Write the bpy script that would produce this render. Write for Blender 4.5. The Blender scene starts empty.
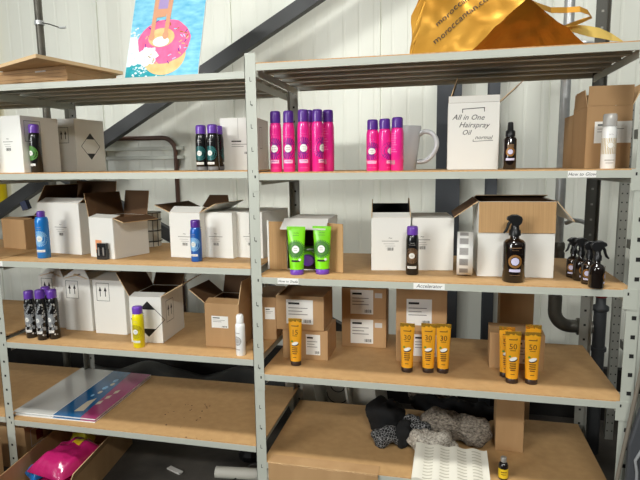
import bpy, math, random
from mathutils import Vector, Matrix, noise
random.seed(7)
SC = bpy.context.scene
COL = SC.collection
R = math.radians

# ------------------------------------------------------------------ camera
F = 535.996
CAM = Vector((0.792, -2.1812, 1.6334))
YW, PT, RL = 0.2265, 0.1395, -0.013
FW = Vector((-math.sin(YW)*math.cos(PT), math.cos(YW)*math.cos(PT), -math.sin(PT)))
RT0 = Vector((math.cos(YW), math.sin(YW), 0)); UP0 = RT0.cross(FW)
RT = RT0*math.cos(RL)+UP0*math.sin(RL); UP = -RT0*math.sin(RL)+UP0*math.cos(RL)
cd = bpy.data.cameras.new('camera'); cam = bpy.data.objects.new('camera', cd); COL.objects.link(cam)
cd.sensor_width = 36; cd.lens = F/640*36; cd.clip_start = .05
cam.matrix_world = Matrix((( RT.x, UP.x, -FW.x, CAM.x), (RT.y, UP.y, -FW.y, CAM.y), (RT.z, UP.z, -FW.z, CAM.z), (0, 0, 0, 1)))
SC.camera = cam
def ray(px, py): return FW+RT*((px-320)/F)-UP*((py-240)/F)
def atY(px, py, Y):
    d = ray(px, py); return CAM+d*((Y-CAM.y)/d.y)
def atZ(px, py, z):
    d = ray(px, py); return CAM+d*((z-CAM.z)/d.z)
def XY(px, Y, py=172):            # world x of a pixel column on the plane y = Y
    return atY(px, py, Y).x

# ------------------------------------------------------------------ materials
def lin(c):
    return tuple(((v/255)/12.92 if v/255 <= .04045 else ((v/255+.055)/1.055)**2.4) for v in c)
MATS = {}
def mat(name, rgb, rough=.5, metal=0., var=0., scale=8., rgb2=None, stretch=(1, 1, 1), bump=0., bscale=40., trans=0., alpha=1., spec=.5, coat=0.):
    m = bpy.data.materials.new(name); m.use_nodes = True; nt = m.node_tree; b = nt.nodes['Principled BSDF']
    c = lin(rgb)+(1,)
    b.inputs['Base Color'].default_value = c; b.inputs['Roughness'].default_value = rough; b.inputs['Metallic'].default_value = metal
    b.inputs['Specular IOR Level'].default_value = spec
    if trans: b.inputs['Transmission Weight'].default_value = trans
    if alpha < 1: b.inputs['Alpha'].default_value = alpha
    if coat: b.inputs['Coat Weight'].default_value = coat
    tc = nt.nodes.new('ShaderNodeTexCoord'); mp = nt.nodes.new('ShaderNodeMapping'); mp.inputs['Scale'].default_value = stretch
    nt.links.new(tc.outputs['Object'], mp.inputs['Vector'])
    if var or rgb2:
        n = nt.nodes.new('ShaderNodeTexNoise'); n.inputs['Scale'].default_value = scale; n.inputs['Detail'].default_value = 6
        nt.links.new(mp.outputs['Vector'], n.inputs['Vector'])
        r = nt.nodes.new('ShaderNodeValToRGB')
        c2 = lin(rgb2) if rgb2 else tuple(v*(1-var) for v in c[:3])
        r.color_ramp.elements[0].position = .32; r.color_ramp.elements[1].position = .68
        r.color_ramp.elements[0].color = tuple(c2)+(1,); r.color_ramp.elements[1].color = c
        nt.links.new(n.outputs['Fac'], r.inputs['Fac']); nt.links.new(r.outputs['Color'], b.inputs['Base Color'])
    if bump:
        n2 = nt.nodes.new('ShaderNodeTexNoise'); n2.inputs['Scale'].default_value = bscale; n2.inputs['Detail'].default_value = 4
        nt.links.new(mp.outputs['Vector'], n2.inputs['Vector'])
        bp = nt.nodes.new('ShaderNodeBump'); bp.inputs['Strength'].default_value = bump; bp.inputs['Distance'].default_value = .01
        nt.links.new(n2.outputs['Fac'], bp.inputs['Height']); nt.links.new(bp.outputs['Normal'], b.inputs['Normal'])
    MATS[name] = m
    return m
mat('rack_paint', (186, 189, 178), .45, var=.06, scale=5)
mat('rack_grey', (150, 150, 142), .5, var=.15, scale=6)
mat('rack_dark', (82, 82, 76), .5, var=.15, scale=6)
mat('hole', (22, 21, 20), .8)
mat('hole_light', (214, 210, 196), .8)
mat('chipboard', (196, 157, 107), .65, rgb2=(186, 147, 98), scale=25, bump=.05, bscale=200)
mat('chip_edge', (204, 160, 108), .7, rgb2=(180, 136, 86), scale=90)
mat('steel_deck', (186, 182, 170), .5, var=.2, scale=4)
mat('wall_panel', (232, 234, 224), .5, var=.05, scale=1.5)
mat('wall_seam', (150, 150, 142), .7)
mat('plinth', (44, 42, 40), .9, var=.4, scale=9)
mat('concrete', (92, 86, 78), .85, rgb2=(58, 54, 50), scale=3.5, bump=.1)
mat('dark_steel', (58, 60, 62), .5, var=.15, scale=5)
mat('blue_steel', (62, 66, 72), .55)
mat('galv', (206, 209, 210), .32, .45, var=.25, scale=14)
mat('old_pipe', (104, 101, 92), .42, .3, var=.35, scale=12)
mat('brown_pipe', (84, 60, 50), .45, .2)
mat('red_paint', (120, 30, 28), .5)
mat('carton_white', (240, 239, 233), .6, var=.03, scale=3)
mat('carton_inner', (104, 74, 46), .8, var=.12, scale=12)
mat('carton_brown', (188, 150, 106), .7, rgb2=(174, 136, 92), scale=9, stretch=(1, 1, .2))
mat('carton_tan', (206, 166, 116), .7, rgb2=(192, 150, 100), scale=60, stretch=(6, 1, .05))
mat('carton_edge', (222, 190, 146), .8)
mat('tape', (172, 130, 84), .3)
mat('paper', (238, 237, 232), .6)
mat('paper_grey', (206, 202, 196), .6)
mat('ink', (24, 22, 22), .6)
mat('ink_soft', (130, 126, 122), .7)
mat('ink_pale', (176, 172, 168), .7)
mat('pink', (244, 40, 150), .28, .05, coat=.3)
mat('pink_pale', (250, 190, 222), .4)
mat('pink_mid', (250, 110, 180), .4)
mat('purple', (92, 46, 150), .3, coat=.3)
mat('purple_print', (136, 30, 136), .4)
mat('purple_lid', (112, 66, 178), .3, coat=.3)
mat('can_black', (22, 22, 24), .25, .1, coat=.4)
mat('green_print', (74, 132, 58), .45)
mat('teal_print', (26, 104, 104), .45)
mat('grey_can', (120, 122, 124), .4)
mat('silver_print', (168, 172, 176), .35, .3)
mat('brown_print', (112, 84, 56), .45)
mat('blue', (28, 132, 220), .28, .1, coat=.3)
mat('blue_deep', (20, 96, 190), .28, .1, coat=.3)
mat('blue_pale', (150, 200, 236), .4)
mat('yellow', (238, 222, 10), .3, coat=.2)
mat('olive_print', (176, 160, 30), .4)
mat('white_gloss', (240, 240, 238), .25, coat=.3)
mat('gold_print', (196, 170, 110), .4, .2)
mat('clear_cap', (226, 224, 220), .15, trans=.55)
mat('lime', (128, 220, 20), .32, coat=.2)
mat('lime_dark', (62, 116, 48), .45)
mat('gold_tube', (240, 170, 36), .3, .12, coat=.2)
mat('gold_crimp', (246, 190, 70), .25, .8)
mat('dark_cap', (52, 36, 30), .35)
mat('leaf', (86, 140, 40), .5)
mat('shell', (70, 38, 22), .6)
mat('tube_ink', (92, 50, 16), .5)
mat('orange', (236, 160, 110), .5)
mat('amber', (20, 12, 9), .12, coat=.6)
mat('head_black', (18, 18, 19), .35)
mat('amber_ring', (150, 104, 50), .4, .3)
mat('violet_paper', (206, 200, 226), .5)
mat('mug_grey', (204, 206, 210), .35, coat=.3)
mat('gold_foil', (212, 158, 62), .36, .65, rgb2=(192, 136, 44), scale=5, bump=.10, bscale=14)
mat('gold_foil_shaded', (170, 108, 26), .38, .65, rgb2=(140, 84, 18), scale=6, bump=.25, bscale=14)  # same foil, shade on the bag's right and back painted into the colour
mat('gold_inner', (238, 204, 110), .35, .6, bump=.2, bscale=20)
mat('cable', (30, 28, 28), .5)
mat('water_a', (146, 208, 228), .3, rgb2=(92, 172, 208), scale=16, stretch=(1, 1, 2.5))
mat('water_teal', (60, 170, 180), .3, rgb2=(30, 140, 156), scale=30)
mat('foam_white', (238, 246, 248), .4, rgb2=(200, 230, 240), scale=60)
mat('donut_pink', (244, 112, 160), .4, rgb2=(236, 92, 140), scale=20)
mat('donut_tan', (240, 196, 140), .5, rgb2=(226, 172, 110), scale=20)
mat('skin_print', (206, 150, 116), .5)
mat('lilac_print', (160, 140, 190), .5)
mat('poster_grey', (206, 206, 202), .12, coat=.5)
mat('poster_blue', (22, 96, 150), .12, coat=.5)
mat('poster_pink', (164, 62, 112), .12, coat=.5)
mat('poster_pale', (214, 204, 180), .2)
mat('fur_grey', (172, 160, 144), .9, rgb2=(74, 66, 58), scale=70, stretch=(1, 1, 2), bump=1, bscale=120)
mat('fur_pale', (226, 218, 204), .9, rgb2=(130, 120, 108), scale=110, bump=1, bscale=150)
mat('cloth_black', (14, 14, 15), .9)
m = mat('cloth_print', (14, 14, 15), .9)
nt = m.node_tree; tc = nt.nodes.new('ShaderNodeTexCoord'); vo = nt.nodes.new('ShaderNodeTexVoronoi'); vo.feature = 'DISTANCE_TO_EDGE'; vo.inputs['Scale'].default_value = 80
rp = nt.nodes.new('ShaderNodeValToRGB'); rp.color_ramp.elements[0].color = (.33, .33, .33, 1); rp.color_ramp.elements[1].color = (.008, .008, .009, 1)
rp.color_ramp.elements[0].position = .02; rp.color_ramp.elements[1].position = .07
nt.links.new(tc.outputs['Object'], vo.inputs['Vector']); nt.links.new(vo.outputs['Distance'], rp.inputs['Fac']); nt.links.new(rp.outputs['Color'], nt.nodes['Principled BSDF'].inputs['Base Color'])
mat('white_plastic', (226, 222, 208), .4)
mat('slot', (186, 180, 162), .7)
mat('label_yellow', (236, 200, 40), .4)
mat('silver_cap', (170, 166, 160), .35, .5)
mat('pack_pink', (186, 34, 104), .2, bump=.5, bscale=18, coat=.6)
mat('pack_yellow', (206, 200, 50), .3, bump=.4, bscale=25)
mat('pack_blue', (30, 120, 200), .25, bump=.4, bscale=20)
mat('black_plastic', (20, 20, 21), .4, bump=.3, bscale=12)
mat('chair_grey', (70, 72, 76), .45)
mat('chair_edge', (150, 152, 154), .4)
mat('wood_strip', (120, 112, 100), .6)
mat('tube_white', (200, 196, 184), .5)
mat('wire', (60, 56, 52), .5, .4)
mat('hose', (206, 202, 190), .6)
mat('blue_clip', (30, 50, 96), .45)
mat('yellow_post', (232, 206, 20), .45)

# ------------------------------------------------------------------ mesh builder
_txt = {}
def text_geo(s, size=1., shear=0., align='CENTER'):
    k = (s, shear, align)
    if k not in _txt:
        cu = bpy.data.curves.new('t', 'FONT'); cu.body = s; cu.size = 1; cu.shear = shear; cu.align_x = align; cu.resolution_u = 2
        o = bpy.data.objects.new('t', cu); COL.objects.link(o)
        dg = bpy.context.evaluated_depsgraph_get(); me = bpy.data.meshes.new_from_object(o.evaluated_get(dg))
        _txt[k] = ([v.co.copy() for v in me.vertices], [list(p.vertices) for p in me.polygons])
        bpy.data.objects.remove(o); bpy.data.curves.remove(cu); bpy.data.meshes.remove(me)
    v, f = _txt[k]
    return [(p.x*size, p.y*size) for p in v], f
class MB:
    def __init__(s): s.v = []; s.f = []; s.m = []; s.sm = []; s.mats = []
    def mi(s, name):
        if name not in s.mats: s.mats.append(name)
        return s.mats.index(name)
    def add(s, vs, fs, m, smooth=False):
        b = len(s.v); s.v += [tuple(p) for p in vs]; k = s.mi(m)
        for f in fs: s.f.append([i+b for i in f]); s.m.append(k); s.sm.append(smooth)
        return s
    def box(s, a, b, m, M=None, top=None):
        (x0, y0, z0), (x1, y1, z1) = a, b
        vs = [Vector(p) for p in ((x0,y0,z0),(x1,y0,z0),(x1,y1,z0),(x0,y1,z0),(x0,y0,z1),(x1,y0,z1),(x1,y1,z1),(x0,y1,z1))]
        if M: vs = [M@p for p in vs]
        s.add(vs, [(0,3,2,1),(0,1,5,4),(1,2,6,5),(2,3,7,6),(3,0,4,7)], m); s.add(vs, [(4,5,6,7)], top or m)
        return s
    def lathe(s, prof, m, n=24, c=(0, 0, 0), cap0=True, cap1=True, M=None, sx=1, sy=1, smooth=True):
        vs = []
        for r, z in prof:
            for i in range(n):
                a = 2*math.pi*i/n; p = Vector((c[0]+r*sx*math.cos(a), c[1]+r*sy*math.sin(a), c[2]+z)); vs.append(M@p if M else p)
        fs = [(j*n+i, j*n+(i+1) % n, (j+1)*n+(i+1) % n, (j+1)*n+i) for j in range(len(prof)-1) for i in range(n)]
        s.add(vs, fs, m, smooth)
        if cap0: s.add(vs[:n], [tuple(range(n-1, -1, -1))], m)
        if cap1: s.add(vs[-n:], [tuple(range(n))], m)
        return s
    def tube(s, pts, r, m, n=10, flat=1.0):
        pts = [Vector(p) for p in pts]; rings = []; prev = None
        for i, p in enumerate(pts):
            t = (pts[min(i+1, len(pts)-1)]-pts[max(i-1, 0)]).normalized()
            if prev is None:
                a = Vector((0, 0, 1)) if abs(t.z) < .9 else Vector((1, 0, 0)); u = (a-t*a.dot(t)).normalized()
            else: u = (prev-t*prev.dot(t)).normalized()
            prev = u; w = t.cross(u); rr = r[i] if isinstance(r, (list, tuple)) else r
            rings.append([p+u*rr*math.cos(2*math.pi*k/n)+w*rr*flat*math.sin(2*math.pi*k/n) for k in range(n)])
        vs = [q for g in rings for q in g]
        s.add(vs, [(j*n+i, j*n+(i+1) % n, (j+1)*n+(i+1) % n, (j+1)*n+i) for j in range(len(pts)-1) for i in range(n)], m, True)
        s.add(rings[0], [tuple(range(n-1, -1, -1))], m); s.add(rings[-1], [tuple(range(n))], m)
        return s
    def prism(s, poly, y0, y1, m, M=None):      # polygon in x,z extruded along y
        n = len(poly); vs = [Vector((x, y0, z)) for x, z in poly]+[Vector((x, y1, z)) for x, z in poly]
        if M: vs = [M@p for p in vs]
        s.add(vs, [tuple(range(n)), tuple(range(2*n-1, n-1, -1))]+[(i, i+n, (i+1) % n+n, (i+1) % n) for i in range(n)], m)
        return s
    def grid(s, fn, nu, nv, m, smooth=True):
        vs = [fn(i/nu, j/nv) for j in range(nv+1) for i in range(nu+1)]
        s.add(vs, [(j*(nu+1)+i, j*(nu+1)+i+1, (j+1)*(nu+1)+i+1, (j+1)*(nu+1)+i) for j in range(nv) for i in range(nu)], m, smooth)
        return s
    # ---- printed marks laid on a surface: mp(u, v, lift) gives the surface point
    def p_rect(s, mp, u0, v0, u1, v1, m, e=.0004, n=6):
        return s.grid(lambda a, b: mp(u0+(u1-u0)*a, v0+(v1-v0)*b, e), n, 1, m, False)
    def p_frame(s, mp, u0, v0, u1, v1, t, m, e=.0004):
        s.p_rect(mp, u0, v0, u1, v0+t, m, e); s.p_rect(mp, u0, v1-t, u1, v1, m, e); s.p_rect(mp, u0, v0, u0+t, v1, m, e); s.p_rect(mp, u1-t, v0, u1, v1, m, e)
        return s
    def p_disc(s, mp, u, v, r0, r1, m, e=.0004, n=24, rings=2):
        for k in range(rings):
            a0 = r0+(r1-r0)*k/rings; a1 = r0+(r1-r0)*(k+1)/rings
            vs = [mp(u+a*math.cos(2*math.pi*i/n), v+a*math.sin(2*math.pi*i/n), e) for a in (a0, a1) for i in range(n)]
            s.add(vs, [(i, (i+1) % n, n+(i+1) % n, n+i) for i in range(n)], m)
        return s
    def p_rays(s, mp, u, v, r0, r1, m, n=22, w=.5, e=.0006):
        for i in range(n):
            a = 2*math.pi*i/n; d = math.pi/n*w; vs = []
            for k in range(4):
                q = r0+(r1-r0)*k/3
                vs += [mp(u+q*math.cos(a-d), v+q*math.sin(a-d), e), mp(u+q*math.cos(a+d), v+q*math.sin(a+d), e)]
            s.add(vs, [(2*k, 2*k+2, 2*k+3, 2*k+1) for k in range(3)], m)
        return s
    def p_poly(s, mp, pts, m, e=.0004):
        s.add([mp(u, v, e) for u, v in pts], [tuple(range(len(pts)))], m); return s
    def p_line(s, mp, a, b, t, m, e=.0004):
        d = Vector((b[0]-a[0], b[1]-a[1])); n = Vector((-d.y, d.x)).normalized()*t/2
        return s.p_poly(mp, [(a[0]+n.x, a[1]+n.y), (a[0]-n.x, a[1]-n.y), (b[0]-n.x, b[1]-n.y), (b[0]+n.x, b[1]+n.y)], m, e)
    def p_text(s, mp, txt, u, v, size, m, e=.0007, shear=0., rot=0., align='CENTER'):
        vs, fs = text_geo(txt, size, shear, align); c, q = math.cos(rot), math.sin(rot)
        s.add([mp(u+x*c-y*q, v+x*q+y*c, e) for x, y in vs], fs, m); return s
    def p_code(s, mp, u, v, w, h, m='ink', n=9, e=.0006):
        x = 0
        for i in range(n):
            bw = w/n*(.3+.5*((i*37) % 5)/5); s.p_rect(mp, u+w*i/n, v, u+w*i/n+bw, v+h, m, e, 1)
        return s
    def build(s, name, parent=None, loc=None, rotz=0, bevel=0, seg=1):
        me = bpy.data.meshes.new(name); me.from_pydata(s.v, [], s.f); me.update()
        for n in s.mats: me.materials.append(MATS[n])
        me.polygons.foreach_set('material_index', s.m); me.polygons.foreach_set('use_smooth', s.sm); me.update()
        o = bpy.data.objects.new(name, me); COL.objects.link(o)
        if parent: o.parent = parent
        if loc is not None: o.location = loc
        if rotz: o.rotation_euler.z = rotz
        if bevel:
            b = o.modifiers.new('bevel', 'BEVEL'); b.width = bevel; b.segments = seg; b.limit_method = 'ANGLE'; b.angle_limit = R(50)
        return o
def tag(o, label, cat, group=None, kind=None):
    if label: o['label'] = label
    if cat: o['category'] = cat
    if group: o['group'] = group
    if kind: o['kind'] = kind
    return o
def thing(name, label, cat, loc, rotz=0, group=None):
    o = bpy.data.objects.new(name, None); COL.objects.link(o); o.empty_display_size = .05
    o.location = loc; o.rotation_euler.z = rotz
    return tag(o, label, cat, group)
KIDS = {}
def dup(root, loc, rotz=0, label=None, group=None, scale=None):
    r = root.copy(); COL.objects.link(r); r.location = loc; r.rotation_euler.z = rotz
    if label: r['label'] = label
    if group: r['group'] = group
    if scale: r.scale = scale
    for ch in [o for o in bpy.data.objects if o.parent == root]:
        c = ch.copy(); COL.objects.link(c); c.parent = r
        for g in [o for o in bpy.data.objects if o.parent == ch]:
            d = g.copy(); COL.objects.link(d); d.parent = c
    return r
def plane_map(o, U, V):
    o = Vector(o); U = Vector(U).normalized(); V = Vector(V).normalized(); N = U.cross(V)
    return lambda u, v, e=0: o+U*u+V*v+N*e
def cyl_map(r, a0=0.):
    def mp(u, v, e=0):
        a = a0+u/r; q = r+e
        return Vector((q*math.sin(a), -q*math.cos(a), v))
    return mp

# ------------------------------------------------------------------ the setting
WY = 1.4
def struct(b, name, **k):
    o = b.build(name, **k); o['kind'] = 'structure'; return o
b = MB(); b.box((-6, -7, -.1), (6, WY+.3, 0), 'concrete'); struct(b, 'floor')
b = MB()
prof = []; x = -3.70
seams = [-3.704, -2.68, -1.655, -.631, .385, 1.41, 2.43, 3.45]
for a, c in zip(seams[:-1], seams[1:]):
    n = 20; w = (c-a-.012)/n
    prof += [(a+.0, .012), (a+.005, .012), (a+.007, 0)]
    for i in range(n):
        q = a+.008+w*i
        prof += [(q+w*.1, 0), (q+w*.2, .0022), (q+w*.45, .0022), (q+w*.55, 0)] if i % 2 else [(q+w*.5, 0)]
    prof += [(c-.005, 0), (c-.003, .012)]
vs = [(x, WY+y, z) for z in (0, 3.4) for x, y in prof]; n = len(prof)
b.add(vs, [(i, i+1, n+i+1, n+i) for i in range(n-1)], 'wall_panel')
b.box((-3.72, WY+.02, 0), (3.46, WY+.1, 3.4), 'wall_seam')
struct(b, 'wall_back')
b = MB(); b.box((-3.7, WY-.05, 0), (3.45, WY-.001, .34), 'plinth'); struct(b, 'baseboard_back')
# steel columns of the hall, on the wall
for n_, x0, x1 in (('trim_1', .745, .89), ('trim_2', 1.046, 1.108)):
    b = MB(); b.box((x0, WY-.19, 0), (x1, WY-.18, 3.4), 'blue_steel'); b.box(((x0+x1)/2-.006, WY-.18, 0), ((x0+x1)/2+.006, WY-.06, 3.4), 'blue_steel'); b.box((x0, WY-.06, 0), (x1, WY-.051, 3.4), 'blue_steel')
    struct(b, n_)
# diagonal braces
def beam(name, p, q, w, d, m, label, cat, group=None):
    p, q = Vector(p), Vector(q); t = (q-p).normalized(); N = Vector((0, 1, 0)); S = t.cross(N).normalized(); b = MB()
    for (s0, s1, n0, n1) in ((-w/2, w/2, 0, .008), (w/2-.008, w/2, .008, d), (-w/2, -w/2+.008, .008, d)):
        vs = [e+S*s+N*k for e in (p, q) for s, k in ((s0, n0), (s1, n0), (s1, n1), (s0, n1))]
        b.add(vs, [(0, 1, 2, 3), (7, 6, 5, 4), (0, 4, 5, 1), (1, 5, 6, 2), (2, 6, 7, 3), (3, 7, 4, 0)], m)
    o = b.build(name); return tag(o, label, cat, group)
ba, bb = atY(8, 204, 1.24), atY(305, 2, 1.24); bd = bb-ba
beam('diagonal_brace', ba-bd*.36, bb+bd*.3, .085, .06, 'dark_steel', 'long dark grey steel brace slanting up the wall from lower left to the top', 'brace', 'wall braces')
beam('diagonal_brace', (-2.1, 1.16, 1.70), (.74, 1.16, .25), .085, .05, 'dark_steel', 'short dark steel brace falling to the right behind the open white cartons', 'brace', 'wall braces')
# brown pipe, wall rails, conduit
b = MB(); pts = [(-2.4, 1.378, 1.848), (-1.28, 1.378, 1.839)]+[(-1.18+.1*math.sin(a), 1.378, 1.739+.1*math.cos(a)) for a in [R(t) for t in range(0, 91, 15)]]+[(-1.078, 1.378, .342)]
b.tube(pts, .016, 'brown_pipe', 12); p = b.build('brown_pipe'); tag(p, 'thin brown pipe on the wall bending down above the open carton pair', 'pipe')
b = MB()
for z in (1.765, 1.70): b.box((-2.6, WY-.03, z-.012), (-1.02, WY-.0015, z+.012), 'rack_paint')
tag(b.build('wall_rail'), 'pair of pale horizontal rails on the wall behind the diamond-marked carton', 'rail')
def conduit(): 
    r = thing('vertical_conduit', 'dark grey vertical pipe at left with a cable tie sticking out', 'pipe', (-1.73, .9, 0))
    MB().lathe([(.024, 0), (.024, 3.2)], 'old_pipe', 14).build('pipe', r)
    MB().lathe([(.030, 2.535), (.030, 2.56)], 'galv', 14).build('clamp', r)
    b = MB(); b.tube([(.03, -.01, 2.545), (.09, -.02, 2.53), (.16, -.03, 2.505), (.19, -.035, 2.497)], .0035, 'cable', 6); b.tube([(.17, -.033, 2.502), (.19, -.035, 2.498), (.215, -.035, 2.50)], .007, 'galv', 6); b.build('cable_tie', r)
conduit()
# galvanised pipe with elbow
g = thing('drain_pipe', 'galvanised vertical pipe with a dark grooved elbow at its foot', 'pipe', (1.408, .93, 0))
MB().lathe([(.026, 1.16), (.026, 3.2)], 'galv', 18).build('riser', g)
b = MB(); b.lathe([(.031, 1.02), (.031, 1.10), (.037, 1.11), (.037, 1.14), (.031, 1.15), (.037, 1.16), (.037, 1.19), (.03, 1.2)], 'old_pipe', 18); b.build('coupling', g)
b = MB(); b.lathe([(.030, .90), (.030, .935), (.041, .938), (.041, .956), (.033, .960), (.033, .972), (.041, .976), (.041, .994), (.030, .998), (.031, 1.019)], 'old_pipe', 18); b.build('coupling', g)
b = MB(); b.tube([(0, 0, .90), (0, 0, .83)]+[(.085-.085*math.cos(t), 0, .815-.085*math.sin(t)) for t in [R(k) for k in range(0, 91, 10)]]+[(.196, 0, .73)], .036, 'old_pipe', 16); b.build('elbow', g)
b = MB(); M = Matrix.Translation((.115, 0, .73))@Matrix.Rotation(R(90), 4, 'Y'); b.lathe([(.037, 0), (.047, .002), (.047, .018), (.039, .021), (.039, .031), (.047, .034), (.047, .05), (.037, .052)], 'old_pipe', 18, M=M); b.build('coupling', g)
for z in (1.305, 2.21):
    b = MB(); b.tube([(.03, -.02, z), (.06, -.05, z+.02), (.10, -.05, z+.015), (.13, -.03, z)], .012, 'galv', 8); b.build('pipe_clamp', g)
g2 = thing('valve_pipe', 'dark vertical pipe with a red valve behind the right rear upright', 'pipe', (1.640, .93, 0))
MB().lathe([(.033, .001), (.033, .82)], 'dark_steel', 16).build('pipe', g2)
b = MB(); b.lathe([(.034, .821), (.043, .83), (.043, .85), (.026, .86), (.026, .9)], 'dark_steel', 16); b.build('flange', g2); b = MB(); b.lathe([(.042, .60), (.042, .62)], 'dark_steel', 16); b.build('flange', g2)
MB().lathe([(.028, .9), (.034, .91), (.034, .99), (.026, 1.0)], 'red_paint', 12).build('valve', g2)

# ------------------------------------------------------------------ the rack
WL, WR, D = 1.3634, 1.5, .6687
LH = [2.0226, 1.6087, 1.1845, .7689, .3534]
RH = [2.0509, 1.5996, 1.1499, .7051, .2813]
rack = thing('shelving_rack', 'pale grey bolted steel rack of joined bays with chipboard shelves', 'shelf rack', (0, 0, 0))
PW = .024
def upright(x, y, top, paint, hole, side=1, front=True, style='slot', label=None, ext=0., hs=1.):
    b = MB(); y1 = y+.002 if front else y-.002
    b.box((x-PW, min(y, y1)-.0, 0), (x+PW+ext, max(y, y1), top), paint)
    xs = x-PW*side
    b.box((min(xs, xs+.002*side), min(y, y+.04*(1 if front else -1)), 0), (max(xs, xs+.002*side), max(y, y+.04*(1 if front else -1)), top), paint)
    z = .06
    fy = (y-.0006) if front else (y-.0026)
    mp = plane_map((x, fy, 0), (1, 0, 0), (0, 0, 1)); k = 0
    while z < top-.03:
        if style == 'slot':
            b.p_rect(mp, -.003, z, -.0005, z+.018, hole, 0, 1); b.p_rect(mp, -.0005, z, .006, z+.0025, hole, 0, 1)
            if k % 3 == 1: b.p_rect(mp, .003, z-.004, .007, z+.004, hole, 0, 1)
            z += .096
        else:
            b.p_rect(mp, ext*.4-.0055*hs, z, ext*.4+.0055*hs, z+.011*hs, hole, 0, 1); z += .075
        k += 1
    o = b.build('upright', rack)
    if label: o['label'] = label
upright(-WL, 0, 2.095, 'rack_paint', 'hole', 1, style='hole'); upright(0, 0, 2.095, 'rack_paint', 'hole', 1); upright(WR, 0, 2.45, 'rack_paint', 'hole', -1, style='hole', ext=.012, hs=1.45)
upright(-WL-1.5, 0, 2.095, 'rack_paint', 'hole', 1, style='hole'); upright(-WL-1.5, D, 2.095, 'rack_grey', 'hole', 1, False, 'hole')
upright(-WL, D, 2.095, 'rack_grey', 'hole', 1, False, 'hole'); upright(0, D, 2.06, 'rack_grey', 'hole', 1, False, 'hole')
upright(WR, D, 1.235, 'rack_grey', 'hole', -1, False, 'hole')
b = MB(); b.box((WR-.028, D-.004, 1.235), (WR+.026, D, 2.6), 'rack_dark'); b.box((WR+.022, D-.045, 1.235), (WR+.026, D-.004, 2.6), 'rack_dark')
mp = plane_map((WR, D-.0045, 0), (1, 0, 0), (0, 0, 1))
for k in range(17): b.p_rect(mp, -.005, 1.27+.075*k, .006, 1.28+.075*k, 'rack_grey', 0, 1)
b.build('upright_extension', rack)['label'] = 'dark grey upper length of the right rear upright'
BH = .028
def shelf(x0, x1, h, chip, left_end, right_end):
    a, c = x0+PW+.001, x1-PW-.001
    b = MB(); b.box((a, 0, h-BH), (c, .003, h), 'rack_paint'); b.box((a, .003, h-.003), (c, .02, h-.0005), 'rack_paint'); b.box((a, .003, h-BH), (c, .012, h-BH+.002), 'rack_paint'); b.build('front_beam', rack)
    b = MB(); b.box((a, D-.003, h-BH), (c, D, h), 'rack_paint'); b.build('rear_beam', rack)
    for e, s in ((x0+PW+.002, 1), (x1-PW-.002, -1)):
        b = MB(); b.box((min(e, e+.003*s), .024, h-.05), (max(e, e+.003*s), D-.024, h-.006-.012), 'rack_paint'); b.build('side_beam', rack)
    b = MB()
    if chip:
        b.box((x0+.005, .004, h-.0004), (x1-.005, D-.004, h+.0045), 'chipboard'); b.box((a, .0025, h-.0003), (c, .004, h+.0044), 'chip_edge')
        b.build('deck', rack)
    else:
        b.box((a, .004, h-.004), (c, D-.004, h-.0002), 'steel_deck'); b.build('deck', rack)['label'] = 'grey steel deck panel'
    for y in (.13, .26, .39, .52):
        b = MB(); b.box((a+.004, y-.022, h-.022), (c-.004, y+.022, h-.0045), 'steel_deck'); b.box((a+.004, y-.024, h-.024), (c-.004, y-.021, h-.0045), 'rack_paint'); b.build('deck_rib', rack)
    # connector plates hooked over the posts
    for e, s, on in ((x0, 1, left_end), (x1, -1, right_end)):
        if not on: continue
        b = MB(); u0, u1 = (e-.006, e+PW+.003) if s > 0 else (e-PW-.014, e+.014)
        b.box((u0, -.002, h-.075), (u1, -.0005, h+.004), 'rack_paint'); b.p_rect(plane_map(((u0 if s < 0 else u1)*1.0, -.0022, h), (1, 0, 0), (0, 0, 1)), .014 if s < 0 else -.02, -.02, .020 if s < 0 else -.014, -.008, 'hole', 0, 1); b.build('connector_plate', rack, bevel=.001)
NH = [2.0226, 1.6087, 1.1845, .7889, .3634]
for i, h in enumerate(NH): shelf(-WL-1.5, -WL, h, i > 0, False, False)
for i, h in enumerate(LH): shelf(-WL, 0, h, i > 0, i > 2, False)
for i, h in enumerate(RH): shelf(0, WR, h, True, i in (1, 2, 3), True)
def beam_label(x, h, w, txt, size):
    b = MB(); b.box((x-w/2, -.0012, h-.026), (x+w/2, -.0003, h-.001), 'paper')
    b.p_text(plane_map((x, -.0013, h-.019), (1, 0, 0), (0, 0, 1)), txt, 0, 0, size, 'ink', .0003, .25); b.build('paper_label', rack)['label'] = 'white paper strip with handwriting'+('' if '~' in txt else ' "%s"' % txt)
beam_label(XY(582, 0, 173), RH[1], .098, 'How to Glow', .017)
beam_label(XY(288, 0, 281), RH[2], .094, 'How to Shade', .015)
beam_label(XY(429, 0, 287), RH[2], .125, 'Accelerator', .021)
beam_label(-1.405+.05, LH[2], .08, '~~~~', .014)
L = [h+.0049 for h in LH]; L[0] = LH[0]; Rr = [h+.0049 for h in RH]

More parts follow.
